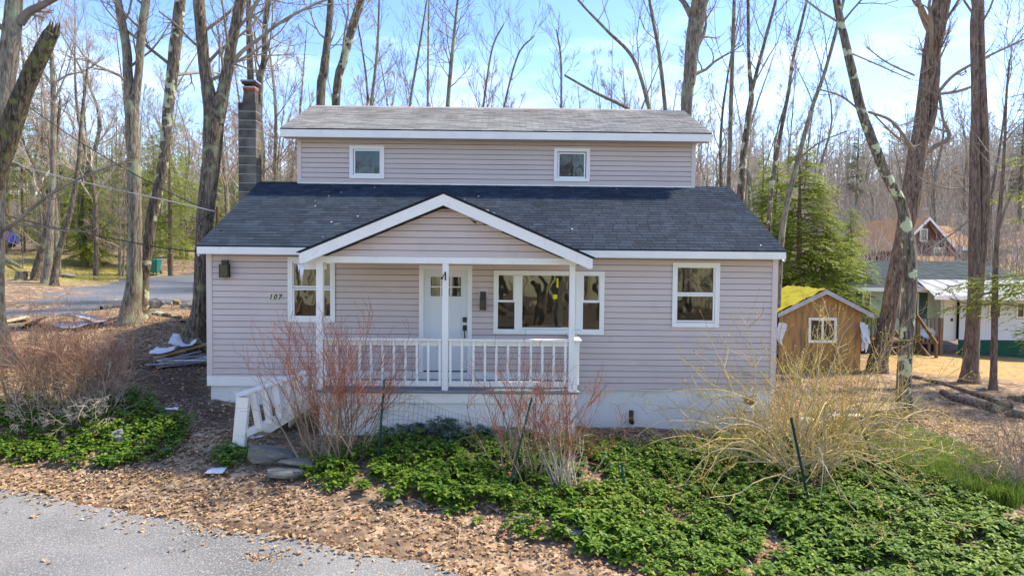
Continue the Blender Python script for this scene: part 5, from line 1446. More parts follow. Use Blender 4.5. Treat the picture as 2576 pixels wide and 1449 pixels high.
for px in (2308, 2366, 2210): MB().box(ND(px) - .05, ND(px) + .05, -2.09, -1.99, -.0, zr + .02).build('rail_post', MT['deckwood'], dk)
for px in (2222, 2302):
    MB().bar((ND(px), -2.1, zfl + .85), (ND(px) + .12, -3.1, .75), .05, .12).build('stair_rail', MT['deckwood'], dk); MB().bar((ND(px), -2.1, zfl - .1), (ND(px) + .1, -3.1, .0), .05, .22).build('stringer', MT['deckwood'], dk)
    MB().box(ND(px) + .06, ND(px) + .14, -3.14, -3.06, -.3, .8).build('stair_post', MT['deckwood'], dk)
for k in range(4): MB().box(ND(2224), ND(2302), -2.35 - .25 * k, -2.1 - .25 * k, zfl - .3 - .22 * k, zfl - .26 - .22 * k).build('tread', MT['deckwood'], dk)
dish = empty('satellite_dish', (P(2333, 838, Yn - 2.35)[0], Yn - 2.35, P(2333, 838, Yn - 2.35)[2]), 0, 'small blue-grey satellite dish leaning on the neighbour deck railing', 'satellite dish')
mb = MB(); nrm = Vector((-.35, -1, .25)).normalized(); qt = nrm.to_track_quat('Z', 'Y').to_matrix()
rows = []
for i in range(5):
    r_ = .21 * i / 4
    for j in range(18):
        a = j * 2 * math.pi / 18; rows.append(qt @ Vector((r_ * math.cos(a) * 1.05, r_ * math.sin(a) * .92, .09 * (i / 4) ** 2)))
v = np.array([tuple(r) for r in rows]); q_ = [(i * 18 + j, i * 18 + (j + 1) % 18, (i + 1) * 18 + (j + 1) % 18, (i + 1) * 18 + j) for i in range(4) for j in range(18)]
MB().add(v, q_).build('reflector', mat('dish_paint', (.34, .46, .58), (.5, .58, .65), scale=5, rough=.4), dish, smooth=True)
mb = MB(); mb.tube([(0, 0, -.28), (-.06, -.2, -.12), (-.13, -.40, .05)], .012, 6); mb.build('feed_arm', MT['greysheet'], dish)
mb = MB(); mb.cbox((-.14, -.43, .06), .07, .09, .06); mb.build('receiver', MT['greysheet'], dish)
MB().tube([(0, .02, -.05), (.02, .25, -.1), (.02, .3, -.32)], .02, 6).build('mount', MT['greysheet'], dish)

# --- brown house on the slope behind
Yc = 52.0
cxx, czz = P(2322, 600, Yc)[0], P(2330, 668, Yc)[2]
cab = empty('brown_house', (cxx, Yc, czz - .2), R(20), 'brown clad house with a steep rust-tan roof on the slope behind the green house', 'house')
cw, chh, cp_ = 2.7, 1.7, 3.45
MB().box(-cw, cw, 0, 5, -2.5, chh).build('wall', MT['brick'], cab)
MB().prism([(-cw, chh + .003), (cw, chh + .003), (0, cp_ + .2)], .01, .25).build('gable', MT['brick'], cab)
for s in (-1, 1):
    k = (cp_ + .35 - chh) / cw
    pts = [(0, cp_ + .38), (s * (cw + .6), cp_ + .38 - k * (cw + .6)), (s * (cw + .6), cp_ + .26 - k * (cw + .6)), (0, cp_ + .26)]
    MB().prism(pts if s > 0 else pts[::-1], -.5, 5.4).build('roof', MT['cabinroof'], cab)
    pts = [(0, cp_ + .39), (s * (cw + .6), cp_ + .39 - k * (cw + .6)), (s * (cw + .6), cp_ + .17 - k * (cw + .6)), (0, cp_ + .17)]
    MB().prism(pts if s > 0 else pts[::-1], -.54, -.501).build('rake_trim', MT['white'], cab)
for a in ((-.4, .4, 2.0, 3.0), (-2.2, -1.2, .3, 1.6), (1.1, 2.1, .3, 1.6)):
    mb = MB(); ring(mb, *a, .1, .1, -.06, -.003); f = mb.build('window', MT['white'], cab); MB().box(a[0] + .101, a[1] - .101, -.03, -.02, a[2] + .101, a[3] - .101).build('pane', MT['glass'], f)
MB().box(cw + .003, cw + 6.0, 2.0, 7, -2.5, 1.6).build('wing', MT['brick'], cab)
MB().hexa([(cw - .2, 1.4, 1.55), (cw + 6.4, 1.4, 1.55), (cw + 6.4, 5, 3.5), (cw - .2, 5, 3.5), (cw - .2, 1.4, 1.7), (cw + 6.4, 1.4, 1.7), (cw + 6.4, 5, 3.65), (cw - .2, 5, 3.65)]).build('wing_roof', MT['cabinroof'], cab)
MB().box(cw - .2, cw + 6.4, 1.35, 1.395, 1.45, 1.7).build('fascia', MT['white'], cab)
MB().tube([(-cw - .5, -.3, 1.9), (-cw - .1, -.1, 1.6), (-cw - .06, -.08, -1.5)], .05, 6).build('downspout', MT['white'], cab)
MB().hexa([(-2, -2.2, .1), (2.6, -2.2, .1), (2.6, -.05, 1.0), (-2, -.05, 1.0), (-2, -2.2, .2), (2.6, -2.2, .2), (2.6, -.05, 1.12), (-2, -.05, 1.12)]).build('porch_roof', MT['cabinroof'], cab)

# --- car and bin beyond the road
MT['carblue'] = mat('blue_car_paint', (.012, .06, .42), rough=.18, spec=.6)
MT['tyre'] = mat('tyre', (.02, .02, .02), rough=.8)
MT['rim'] = mat('alloy_rim', (.5, .51, .53), rough=.3, metal=.7)
cpos = P(36, 624, 60); 
car = empty('parked_car', (cpos[0] - 2.2, 60, gz(cpos[0] - 2, 60)), 0, 'bright blue car parked on the bank at the left edge, tail end showing', 'car')
prof = [(-2.15, .32), (-1.75, .25), (1.75, .25), (2.12, .34), (2.2, .62), (2.16, .98), (2.0, 1.12), (1.78, 1.45), (1.5, 1.60), (.9, 1.68), (-.2, 1.64), (-.75, 1.42), (-1.15, 1.08), (-1.95, .92), (-2.2, .70)]
n = len(prof); v = []; hw = .9
lay = [(-hw, .96), (-hw + .10, 1.0), (hw - .10, 1.0), (hw, .96)]
ctr = np.array([0, .85])
for y_, s_ in lay:
    for x_, z_ in prof:
        t = ctr + (np.array([x_, z_]) - ctr) * s_; tuck = .16 * max(0, z_ - 1.0) / .68 * (1 if abs(y_) > .85 else .6)
        v.append((t[0], y_ - math.copysign(tuck, y_), t[1]))
q_ = [(k * n + i, k * n + (i + 1) % n, (k + 1) * n + (i + 1) % n, (k + 1) * n + i) for k in range(3) for i in range(n)]
t_ = [(0, i + 1, i) for i in range(1, n - 1)] + [(3 * n, 3 * n + i, 3 * n + i + 1) for i in range(1, n - 1)]
MB().add(v, q_, t_).build('body', MT['carblue'], car)
for s in (-1, 1):
    for pts in ([(-.62, 1.08), (.25, 1.08), (.25, 1.54), (-.12, 1.52)], [(.33, 1.08), (1.15, 1.10), (1.15, 1.53), (.33, 1.55)], [(1.23, 1.12), (1.72, 1.16), (1.55, 1.42), (1.23, 1.52)]):
        y_ = s * .80; v_ = [(x_, s * (.905 - .16 * (z_ - 1.0) / .68), z_) for x_, z_ in pts]
        MB().add(v_, [(0, 1, 2, 3)] if s < 0 else [(3, 2, 1, 0)]).build('window', MT['lampglass'], car)
    for wx in (-1.32, 1.35):
        an = np.linspace(0, 2 * math.pi, 20, endpoint=False)
        wl_ = MB().tube([(wx, s * .70, .34), (wx, s * .915, .34)], .34, 20).build('wheel', MT['tyre'], car)
        rm_ = MB().tube([(wx, s * .90, .34), (wx, s * .925, .34)], .22, 16)
        for k in range(5):
            a = k * 1.2566; rm_.bar((wx, s * .93, .34), (wx + .2 * math.cos(a), s * .93, .34 + .2 * math.sin(a)), .05, .02)
        rm_.build('rim', MT['rim'], wl_)
    MB().box(1.98, 2.17, s * .62 - .14, s * .62 + .14, .88, 1.06).build('tail_lamp', mat('red_lamp', (.4, .01, .01), rough=.3), car)
MB().hexa([(1.55, -.6, 1.585), (1.9, -.6, 1.56), (1.9, .6, 1.56), (1.55, .6, 1.585), (1.55, -.6, 1.62), (1.9, -.6, 1.60), (1.9, .6, 1.60), (1.55, .6, 1.62)]).build('spoiler', MT['carblue'], car)
bp = P(391, 698, 45); bz = gz(bp[0], 45)
MT['binteal'] = mat('teal_plastic', (.015, .17, .155), rough=.45)
bn = empty('trash_bin', (bp[0], 45, bz), 0, 'teal wheeled trash bin standing beside the road on the left', 'trash bin')
MB().hexa([(-.21, -.22, .06), (.21, -.22, .06), (.21, .2, .06), (-.21, .2, .06), (-.28, -.3, .86), (.28, -.3, .86), (.28, .28, .86), (-.28, .28, .86)]).build('body', MT['binteal'], bn)
MB().hexa([(-.31, -.34, .865), (.31, -.34, .865), (.31, .32, .865), (-.31, .32, .865), (-.26, -.26, .97), (.26, -.26, .97), (.26, .26, 1.0), (-.26, .26, 1.0)]).build('lid', MT['binteal'], bn)
for s in (-1, 1): MB().tube([(s * .22, .22, .1), (s * .27, .22, .1)], .1, 12).build('wheel', MT['tyre'], bn)
MB().tube([(-.22, .33, .84), (-.2, .39, .86), (.2, .39, .86), (.22, .33, .84)], .015, 6).build('handle', MT['binteal'], bn)

# ------------------------------------------------------------------ stones and logs
STN = {'grey': mat('grey_stone', (.24, .235, .22), (.15, .148, .14), scale=5, rough=.9, bump=.6, bscale=25, rnd=.2, c3=(.32, .32, .30), s3=11, lo3=.55, hi3=.7),
       'tan': mat('tan_stone', (.36, .25, .14), (.26, .18, .11), scale=5, rough=.9, bump=.6, bscale=25),
       'slate': mat('slate_stone', (.20, .195, .165), (.12, .12, .105), scale=4, stretch=(1, 1, 5), rough=.85, bump=.6, bscale=20, c3=(.28, .26, .21), s3=8, lo3=.55, hi3=.7)}
def stone(px, py, sx_, sy_, sz_, label, mk='grey', seed=0, flat=False, rz=0.0, dz=0.0, name='stone'):
    g = G(px, py); rg = np.random.default_rng(seed + 900)
    import bmesh
    bm = bmesh.new(); bmesh.ops.create_icosphere(bm, subdivisions=3, radius=1)
    ax = [unit(rg.normal(0, 1, 3)) for _ in range(12)]; lim = rg.uniform(.5, .85, 12)
    for v in bm.verts:
        p = np.array(v.co)
        for a, l in zip(ax, lim):
            d = p @ a
            if d > l: p = p - a * (d - l) * .97
        if flat: p[2] = np.clip(p[2] * 1.6, -.75, .75)
        p = p * (1 + rg.normal(0, .018))
        v.co = p * (sx_ / 2, sy_ / 2, sz_ / 2)
    me = bpy.data.meshes.new(name); bm.to_mesh(me); bm.free(); me.materials.append(STN[mk])
    o = link(name, me, None, (g[0], g[1], gz(g[0], g[1]) + sz_ * .28 + dz), (rg.normal(0, .06), rg.normal(0, .06), rz))
    return tag(o, label, 'stone')
stone(300, 1112, .32, .3, .30, 'pale grey angular stone sitting in the left bed of green ground cover', seed=1)
stone(425, 1135, .4, .25, .09, 'flat grey stone half hidden at the right of the left green bed', seed=2, flat=True)
stone(690, 1165, .85, .55, .34, 'big grey-green slab beside the foot of the porch stairs', 'slate', 3, True, .15, .02)
stone(745, 1186, .62, .4, .10, 'thin slate slab lying tilted on the lower stone by the stairs', 'slate', 4, True, -.25, .12)
stone(722, 1200, .72, .45, .20, 'lowest grey slab in front of the stair stones', 'slate', 5, True, .1)
stone(990, 1266, .4, .2, .09, 'small flat stone at the near left edge of the big green bed', 'slate', 6, True)
stone(1315, 1316, .36, .25, .12, 'tan flat stone among leaves in the middle of the green bed', 'slate', 7, True)
stone(1445, 1345, .55, .35, .16, 'larger grey stone lying in the bare leafy gap of the green bed', 'grey', 8, True)
stone(382, 778, .62, .5, .46, 'large round boulder behind the twin oak foot', 'grey', 9)
stone(428, 770, .32, .3, .26, 'small round greyish boulder, second in the roadside row', 'grey', 10)
stone(406, 768, .24, .24, .2, 'smallest pinkish boulder touching the large one', 'grey', 11)
stone(445, 770, .42, .34, .26, 'tan boulder in the roadside row', 'tan', 12)
stone(470, 776, .55, .4, .22, 'low flat boulder at the right end of the roadside row', 'grey', 13)
stone(168, 698, .8, .5, .25, 'half-buried rock at the foot of the three crossing trunks', 'grey', 14)
stone(268, 668, .9, .4, .4, 'grey rock beside the far driveway', 'grey', 15)
stone(2470, 985, .3, .25, .16, 'small pale stone beside the foot of the twin-trunked pine', 'grey', 16)
def log(pts_px, r, label, bk='dark', cat='log', name='fallen_log', lift=.6):
    pts = []
    for px, py in pts_px:
        g = G(px, py); pts.append((g[0], g[1], gz(g[0], g[1]) + r * lift))
    pts = np.array(pts); o0 = pts[0].copy(); tm = MB()
    trunk_tube(tm, pts - o0, np.linspace(r, r * .6, len(pts)), 9, .06, rng, 18)
    return tag(tm.build(name, BK[bk], None, True, o0), label, cat)
log([(2300, 955), (2380, 975), (2460, 1000), (2545, 1030)], .085, 'long dark fallen branch on the lawn edge, the farther of the two')
log([(2590, 1062), (2480, 1030), (2400, 1010), (2370, 992)], .11, 'thick fallen log at the right edge, the nearer of the two')
log([(2590, 1015), (2555, 1012), (2535, 1008)], .12, 'short thick log end cut by the right edge of the lawn')
log([(378, 794), (420, 800), (455, 806)], .10, 'mossy green log lying right of the twin oak foot', 'lichen')
log([(255, 782), (290, 778), (345, 776)], .09, 'grey branch lying on the verge left of the twin oak')
log([(8, 655), (30, 664), (52, 676)], .14, 'weathered dark log slanting on the bank at far left', 'grey')
log([(240, 640), (270, 645), (300, 650)], .16, 'black log lying beyond the bank under the hemlocks', 'dark')
def stump(px, py, r, h, label):
    g = G(px, py); o0 = np.array([g[0], g[1], gz(g[0], g[1]) - .1]); tm = MB()
    trunk_tube(tm, np.array([[0, 0, 0], [0, 0, h * .4], [.02, 0, h * .8], [.03, 0, h + .1]]), np.array([r * 1.25, r, r * .95, r * .9]), 12, .05, rng, 10)
    s = tag(tm.build('tree_stump', BK['grey'], None, True, o0), label, 'stump')
    MB().tube([(.03, 0, h + .1), (.03, 0, h + .105)], r * .8, 12).build('cut_face', MT['wood'], s)
stump(238, 655, .32, 1.0, 'tall cut stump on the wooded bank left of the road')
stump(52, 705, .22, .35, 'low dark stump on the leafy slope at far left')

# ------------------------------------------------------------------ scrap and litter
MT['yellowboard'] = mat('pale_board', (.66, .58, .34), (.56, .47, .26), scale=3, rough=.7)
def plank(a, b, wd, th, label, material, cat='board', name='scrap_board', group=None):
    a, b = np.array(a, float), np.array(b, float); o0 = a.copy()
    return tag(MB().bar(a - o0, b - o0, wd, th).build(name, material, None, False, o0), label, cat, group)
def gp(px, py, dz=0):
    g = G(px, py); return np.array([g[0], g[1], gz(g[0], g[1]) + dz])
plank(gp(388, 912, .10), gp(522, 888, .22), .10, .05, 'pale raw timber lying across the scrap heap by the left house corner', MT['wood'])
gq = 'siding scraps heaped by the left house corner'
for i in range(9):
    a = gp(372 + rng.uniform(0, 60), 922 + rng.uniform(-6, 10), .03 + .012 * i); b = gp(515 + rng.uniform(-10, 30), 900 + rng.uniform(-4, 26), .06 + .014 * i)
    lt = i % 3 == 0
    plank(a, b, rng.uniform(.08, .14), .015, 'white siding strip in the heap by the left house corner' if lt else 'dark grey siding strip in the heap by the left house corner', MT['wrap'] if lt else MT['greysheet'], 'siding strip', 'siding_strip', gq + (' (white)' if lt else ' (dark)'))
def crumple(px, py, s, label, seed, mk='wrap', h=.5, name='crumpled_sheet', cat='sheet', dz=.05):
    g = gp(px, py, dz); rg = np.random.default_rng(seed); n = 9
    U_, V_ = np.meshgrid(np.linspace(-.5, .5, n), np.linspace(-.5, .5, n))
    zz = (vnoise(U_ * 3, V_ * 3, .55, seed) - .15) * h * s * .8 + (vnoise(U_, V_, 4, seed + 1) - .5) * .12 * s * h
    i_ = np.arange(n * n).reshape(n, n); q_ = np.stack([i_[:-1, :-1], i_[:-1, 1:], i_[1:, 1:], i_[1:, :-1]], -1).reshape(-1, 4)
    v = np.stack([U_ * s * 1.3 + rg.normal(0, .03 * s, U_.shape), V_ * s + rg.normal(0, .03 * s, U_.shape), np.maximum(zz, 0)], -1).reshape(-1, 3)
    v2 = np.vstack([v, v - (0, 0, .004)]); m_ = len(v)
    return tag(MB().add(v2, np.vstack([q_, q_[:, ::-1] + m_])).build(name, MT[mk], None, False, g), label, cat)
crumple(412, 902, .42, 'crumpled white sheet at the left of the scrap heap', 3, h=.6, dz=.12)
crumple(462, 890, .55, 'bigger crumpled white sheet standing up in the scrap heap', 4, h=.9, dz=.15)
crumple(545, 1190, .22, 'scrap of white paper lying on the leaves before the stone slabs', 5, h=.3, name='paper_scrap', cat='litter', dz=.03)
crumple(646, 1104, .16, 'small white paper scrap near the stair foot', 6, h=.3, name='paper_scrap', cat='litter', dz=.03)
crumple(433, 1058, .14, 'white scrap caught in the left green bed', 7, h=.5, name='paper_scrap', cat='litter', dz=.2)
crumple(548, 838, .2, 'white scrap on the leaves behind the dark maple', 8, h=.3, name='paper_scrap', cat='litter', dz=.03)
crumple(452, 812, .3, 'pale flat scrap on the leaves right of the mossy log', 9, h=.3, name='paper_scrap', cat='litter', dz=.03)
for i, (a, b, w_) in enumerate([((-10, 822), (72, 812), .42), ((-5, 834), (60, 830), .12)]):
    plank(gp(*a, .08), gp(*b, .16), w_, .03, ['wide pale yellow board on the ground at the left edge', 'narrow pale yellow board just in front of the wide one'][i], MT['yellowboard'])
# bent sheet: an arched strip of grey metal
a = gp(70, 828); b = gp(268, 812); mb = MB(); n = 22; rows = []
for i in range(n):
    t = i / (n - 1); c = a * (1 - t) + b * t; c[2] += .06 + .30 * math.sin(math.pi * min(1, t * 1.15)) ** .8 * (1 - .35 * t)
    rows += [c + (0, -.28 + .1 * t, -.02), c + (0, .30 - .1 * t, .03)]
v = np.array(rows) - a; q_ = np.array([(2 * i, 2 * i + 2, 2 * i + 3, 2 * i + 1) for i in range(n - 1)])
tag(MB().add(np.vstack([v, v - (0, 0, .006)]), np.vstack([q_, q_[:, ::-1] + len(v)])).build('bent_sheet', mat('galvanised_sheet', (.50, .49, .47), (.16, .10, .06), scale=2.5, lo=.45, hi=.6, rough=.65), None, True, a), 'arched bent metal sheet behind the brown shrub at left', 'metal sheet')
crumple(195, 826, .75, 'white plastic sheet under the arched metal sheet', 10, h=.25, name='plastic_sheet', cat='sheet', dz=.05)

# things half hidden behind the yellow shrub
def px_at(px, py, Y): return P(px, py, Y)
def on_ground(px, Y, dz=0):
    x, y = at_px(px, Y); return np.array([x, y, gz(x, y) + dz])
c = on_ground(2043, 12.9)
bk_ = empty('bucket', c, 0, 'white plastic bucket standing behind the yellow shrub', 'bucket'); mb = MB(); mb.tube([(0, 0, 0), (0, 0, .36)], [.13, .15], 18); mb.build('body', MT['vinyl'], bk_); MB().tube([(0, 0, .361), (0, 0, .385)], [.16, .155], 18).build('rim', MT['vinyl'], bk_)
MT['bluelab'] = mat('blue_label', (.03, .12, .42), (.6, .1, .1), scale=9, lo=.6, hi=.62, rough=.4)
c = on_ground(2015, 12.7); cn = empty('paint_can', c, 0, 'blue-labelled can beside the white bucket behind the yellow shrub', 'can'); MB().tube([(0, 0, 0), (0, 0, .26)], .09, 16).build('body', MT['bluelab'], cn); MB().tube([(0, 0, .261), (0, 0, .275)], .085, 16).build('lid', MT['tin'], cn)
for px, Y_, w_, lab in ((2082, 13.2, .5, 'black plastic tote next to the white bucket'), (2128, 13.6, .6, 'larger black plastic tote right of the first, behind the yellow shrub')):
    c = on_ground(px, Y_); t = empty('storage_tote', c, rng.uniform(-.2, .2), lab, 'tote')
    MB().hexa([(-w_ / 2 + .04, -.2, 0), (w_ / 2 - .04, -.2, 0), (w_ / 2 - .04, .2, 0), (-w_ / 2 + .04, .2, 0), (-w_ / 2, -.24, .33), (w_ / 2, -.24, .33), (w_ / 2, .24, .33), (-w_ / 2, .24, .33)]).build('body', MT['black'], t)
    MB().hexa([(-w_ / 2 - .02, -.26, .331), (w_ / 2 + .02, -.26, .331), (w_ / 2 + .02, .26, .331), (-w_ / 2 - .02, .26, .331), (-w_ / 2 + .03, -.2, .37), (w_ / 2 - .03, -.2, .37), (w_ / 2 - .03, .2, .37), (-w_ / 2 + .03, .2, .37)]).build('lid', MT['black'], t)
c = on_ground(2215, 12.6); cr_ = empty('wooden_crate', c, .15, 'small slatted wooden crate below the lichen-patched maple', 'crate')
for k in range(4):
    MB().box(-.33, .33, -.25, -.23, .02 + .10 * k, .10 + .10 * k).build('slat', MT['wood'], cr_); MB().box(-.33, .33, .23, .25, .02 + .10 * k, .10 + .10 * k).build('slat', MT['wood'], cr_)
    for s in (-1, 1): MB().box(s * .33 - .01, s * .33 + .01, -.228, .228, .02 + .10 * k, .10 + .10 * k).build('slat', MT['wood'], cr_)
for s in (-1, 1):
    for t in (-1, 1): MB().box(s * .29 - .02, s * .29 + .02, t * .205 - .02, t * .205 + .02, 0, .42).build('corner_post', MT['wood'], cr_)
MT['osb'] = mat('osb_sheet', (.50, .38, .22), (.38, .27, .15), scale=14, rough=.8)
c = on_ground(2105, 12.35, .06); o_ = MB().cbox((0, 0, 0), 1.25, .75, .02, Matrix.Rotation(.12, 3, 'Z').to_4x4() @ Matrix.Rotation(-.05, 4, 'X')).build('plywood_sheet', MT['osb'], None, False, c); tag(o_, 'flat pale plywood sheet lying behind the yellow shrub', 'sheet')
c = on_ground(2305, 14.3, .28); o_ = MB().cbox((0, 0, 0), .42, .03, .62, Matrix.Rotation(-.2, 4, 'X')).build('plywood_board', MT['osb'], None, False, c); tag(o_, 'tan board panel leaning upright just right of the lichen-patched maple', 'board')
c = on_ground(2235, 13.4, .3); o_ = MB().cbox((0, 0, 0), .7, .5, .35, Matrix.Rotation(.3, 4, 'Z')).build('cardboard_box', mat('cardboard', (.38, .28, .19), rough=.85), None, False, c); tag(o_, 'tan cardboard box behind the wooden crate', 'box')
for s in (-1, 1): MB().hexa([(-.35, s * .25, .176), (.35, s * .25, .176), (.35, s * .26, .176), (-.35, s * .26, .176), (-.33, s * .36, .27), (.33, s * .36, .27), (.33, s * .37, .27), (-.33, s * .37, .27)]).build('flap', MT['osb'], o_)
c = on_ground(2085, 11.6, .09); tag(MB().tube([(-.25, .05, 0), (.28, -.05, .0)], .05, 12).build('white_pipe', MT['white'], None, True, c), 'short white plastic pipe lying in the ground cover', 'pipe')
hp_ = [on_ground(px, Y_, .08) for px, Y_ in ((2190, 11.2), (2260, 11.35), (2340, 11.3), (2430, 11.0), (2500, 11.1))]
hl = smooth_line(np.array(hp_), 60); o0 = hl[0].copy()
tag(MB().tube(hl - o0, .055 + .008 * (np.arange(60) % 2), 10).build('drain_hose', MT['black'], None, False, o0), 'black corrugated drain hose lying in the grass at right', 'hose')

# posts and wire fence
MT['tpost'] = mat('green_post', (.012, .055, .045), (.02, .07, .06), scale=9, rough=.6)
MT['tealpost'] = mat('teal_post', (.01, .15, .16), (.008, .09, .09), scale=9, rough=.6)
def tpost(top, bot, label, mk='tpost', Yt=None):
    g = G(*bot); t = P(top[0], top[1], g[1] if Yt is None else Yt)
    g = np.array([g[0], g[1], gz(g[0], g[1]) - .2]); d = t - g; mb = MB()
    mb.bar((0, 0, 0), d, .038, .009); r = empty('fence_post', g, 0, label, 'fence post')
    m1 = MB(); m1.bar((0, 0, 0), d, .036, .008); m1.build('flange', MT[mk], r)
    off = np.array([0, -.0225, 0]); m2 = MB(); m2.bar(off, d + off, .008, .036); m2.build('web', MT[mk], r)
    m3 = MB(); L = np.linalg.norm(d)
    for k in range(int(L / .055)): m3.cbox(d * (k * .055 / L) + (0, -.044, 0), .012, .01, .02)
    tag(m3.build('stud', MT[mk], r), kind='stuff')
    return r
tpost((967, 955), (948, 1168), 'dark green metal post standing nearly upright before the porch, left one')
tpost((1338, 1000), (1267, 1247), 'dark green metal post leaning right before the right half of the porch', Yt=10.6)
tpost((1563, 1163), (1578, 1243), 'short teal metal stake in the green bed right of the middle shrub', 'tealpost')
tpost((1990, 1050), (2048, 1290), 'teal-green metal post leaning left through the yellow shrub', 'tpost')
tpost((2165, 1060), (2216, 1200), 'teal-green metal post leaning left at the right of the yellow shrub', 'tpost')
wf_ = []
nxw = 34; nyw = 8
pA, pB = on_ground(962, 11.1), on_ground(1330, 11.0)
o0 = pA.copy(); wm = MB(); grid = np.zeros((nyw, nxw, 3))
for i in range(nxw):
    t = i / (nxw - 1); c = pA * (1 - t) + pB * t; c[2] = gz(c[0], c[1]); c[1] += .25 * math.sin(t * 3.1) + .05 * math.sin(t * 17)
    hgt = 1.0 - .55 * t + .05 * math.sin(t * 11)
    for j in range(nyw): grid[j, i] = c + np.array([.10 * (j / (nyw - 1)) * math.sin(t * 7), -.12 * j / (nyw - 1) * t, hgt * (j / (nyw - 1)) + .02])
for j in range(nyw): wm.tube(grid[j] - o0, .0022, 3, cap=False)
for i in range(nxw): wm.tube(grid[:, i] - o0, .0022, 3, cap=False)
fe = empty('wire_fence', o0, 0, 'sagging thin wire mesh fence strung between the two posts before the porch', 'fence')
tag(wm.build('wire_mesh', mat('fence_wire', (.05, .06, .06), rough=.5, metal=.4), fe), kind='stuff')

# cables
MT['cable'] = mat('black_cable', (.02, .02, .022), rough=.6)
MT['palecable'] = mat('bare_cable', (.42, .41, .40), rough=.5)
def cable(l, r, label, mk='cable'):
    pts = np.array([P(*e) for e in l]); o0 = pts[0].copy(); ln = smooth_line(pts, 40) - o0
    return tag(MB().tube(ln, r, 6).build('service_cable', MT[mk], None, True, o0), label, 'cable')
cable([(-200, 90, 20), (75, 272, 17.5), (200, 357, 16.2), (350, 445, 15), (480, 510, 14.1), (545, 530, 13.8)], .011, 'upper black cable dropping from top left to the mast on the house')
cable([(-200, 300, 20), (25, 403, 17.5), (125, 438, 16.5), (260, 470, 15.4), (420, 505, 14.4), (545, 533, 13.8)], .013, 'pale twisted cable running to the mast between the black ones', 'palecable')
cable([(-200, 480, 20), (40, 549, 17.2), (175, 580, 15.8), (290, 602, 14.6), (400, 622, 13.6), (492, 633, 12.95)], .013, 'lowest black cable running to the left end of the white eave')
cable([(545, 532, 13.8), (520, 545, 13.78), (505, 556, 13.75), (497, 572, 13.7), (506, 588, 13.6), (530, 590, 13.5), (560, 578, 13.4)], .008, 'slack black cable loop hanging by the service mast')
# ------------------------------------------------------------------ shrubs
ST = {'red': mat('red_stem', (.37, .115, .06), (.30, .14, .085), scale=3, rough=.7, rnd=.3), 'brown': mat('brown_stem', (.34, .25, .17), (.23, .165, .11), scale=4, rough=.9, rnd=.3),
      'greystem': mat('grey_stem', (.50, .43, .35), (.34, .285, .22), scale=4, rough=.9, rnd=.25), 'yellow': mat('yellow_stem', (.58, .42, .13), (.46, .345, .13), scale=3, rough=.8, rnd=.3),
      'tan': mat('tan_stem', (.58, .48, .30), (.43, .35, .21), scale=4, rough=.85, rnd=.25), 'rust': mat('rust_stem', (.40, .225, .145), (.29, .175, .115), scale=3, rough=.8, rnd=.3),
      'bud': mat('olive_bud', (.62, .46, .09), (.66, .42, .08), scale=9, rough=.7, rnd=.3)}
def shrub(name, label, bases, h, spread, nst, seed, m_old, m_new, tw=(4, 3), lean=(0, 0), tip=.0022, up=.14, wig=.13, cat='shrub', k2=(5, 4)):
    rg = np.random.default_rng(seed); c = np.mean([np.array(b) for b in bases], 0); c[2] = min(b[2] for b in bases)
    root = empty(name, c, 0, label, cat); so_, tw_ = MB(), MB()
    for i in range(nst):
        b = np.array(bases[int(rg.integers(len(bases)))]) - c + np.array([rg.normal(0, .10), rg.normal(0, .10), -.05])
        az = rg.random() * 6.283; s = spread * rg.random() ** .6; wgl = wig * rg.uniform(.7, 1.8)
        d = unit(np.array([math.cos(az) * s + lean[0], math.sin(az) * s * .8 + lean[1], 1.0]))
        L = h * rg.uniform(.55, 1.05); n = 7; p = b; pts = [p]
        for j in range(n):
            d = unit(d + rg.normal(0, wgl, 3) * (.5 + .5 * j / n) + np.array([0, 0, .03])); p = p + d * L / n; pts.append(p)
        pts = np.array(pts); rad = np.linspace(.011 * rg.uniform(.5, 1.6), tip * 1.2, n + 1)
        cut = 4
        so_.tube(pts[:cut + 1], rad[:cut + 1], 4, cap=False); tw_.tube(pts[cut:], rad[cut:], 3, cap=False)
        for j in range(k2[0] + int(rg.integers(0, 4))):
            t = rg.uniform(.3, .97) * n; i0 = min(int(t), n - 1); q = pts[i0] + (pts[i0 + 1] - pts[i0]) * (t - i0); dd = unit(pts[i0 + 1] - pts[i0])
            s2 = rg.normal(0, 1, 3); s2 = unit(s2 - dd * (s2 @ dd)); a = rg.uniform(.35, .85)
            grow(tw_ if t > n * .45 else so_, q, unit(dd * math.cos(a) + s2 * math.sin(a)), L * rg.uniform(.16, .36), .0045, 2, 3, rg, sides=(3, 3, 3, 3), trop=up, wig=.16, kids=(0, 0, k2[1], 0), rmin=tip)
    so_.build('stems', ST[m_old], root); tw_.build('twigs', ST[m_new], root)
    return root
shrub('bare_shrub', 'wide dense rusty-brown bare shrub at the left edge of the yard', [gp(30, 1045), gp(110, 1050), (gp(180, 1060)), gp(250, 1045), gp(150, 1030)], 2.05, .75, 105, 1, 'brown', 'rust', up=.1, k2=(7, 4))
rt = shrub('bare_shrub', 'low tangle of grey drooping twigs at the foot of the rusty shrub', [gp(190, 1075), gp(260, 1060), gp(80, 1075)], .95, 1.6, 50, 2, 'greystem', 'greystem', up=-.08, wig=.22, lean=(.25, -.1))
shrub('red_twig_shrub', 'red-twigged bare shrub in front of the porch stairs', [gp(800, 1165), gp(845, 1170), gp(885, 1160), gp(855, 1150)], 2.3, .66, 48, 3, 'brown', 'red', up=.16, k2=(7, 4))
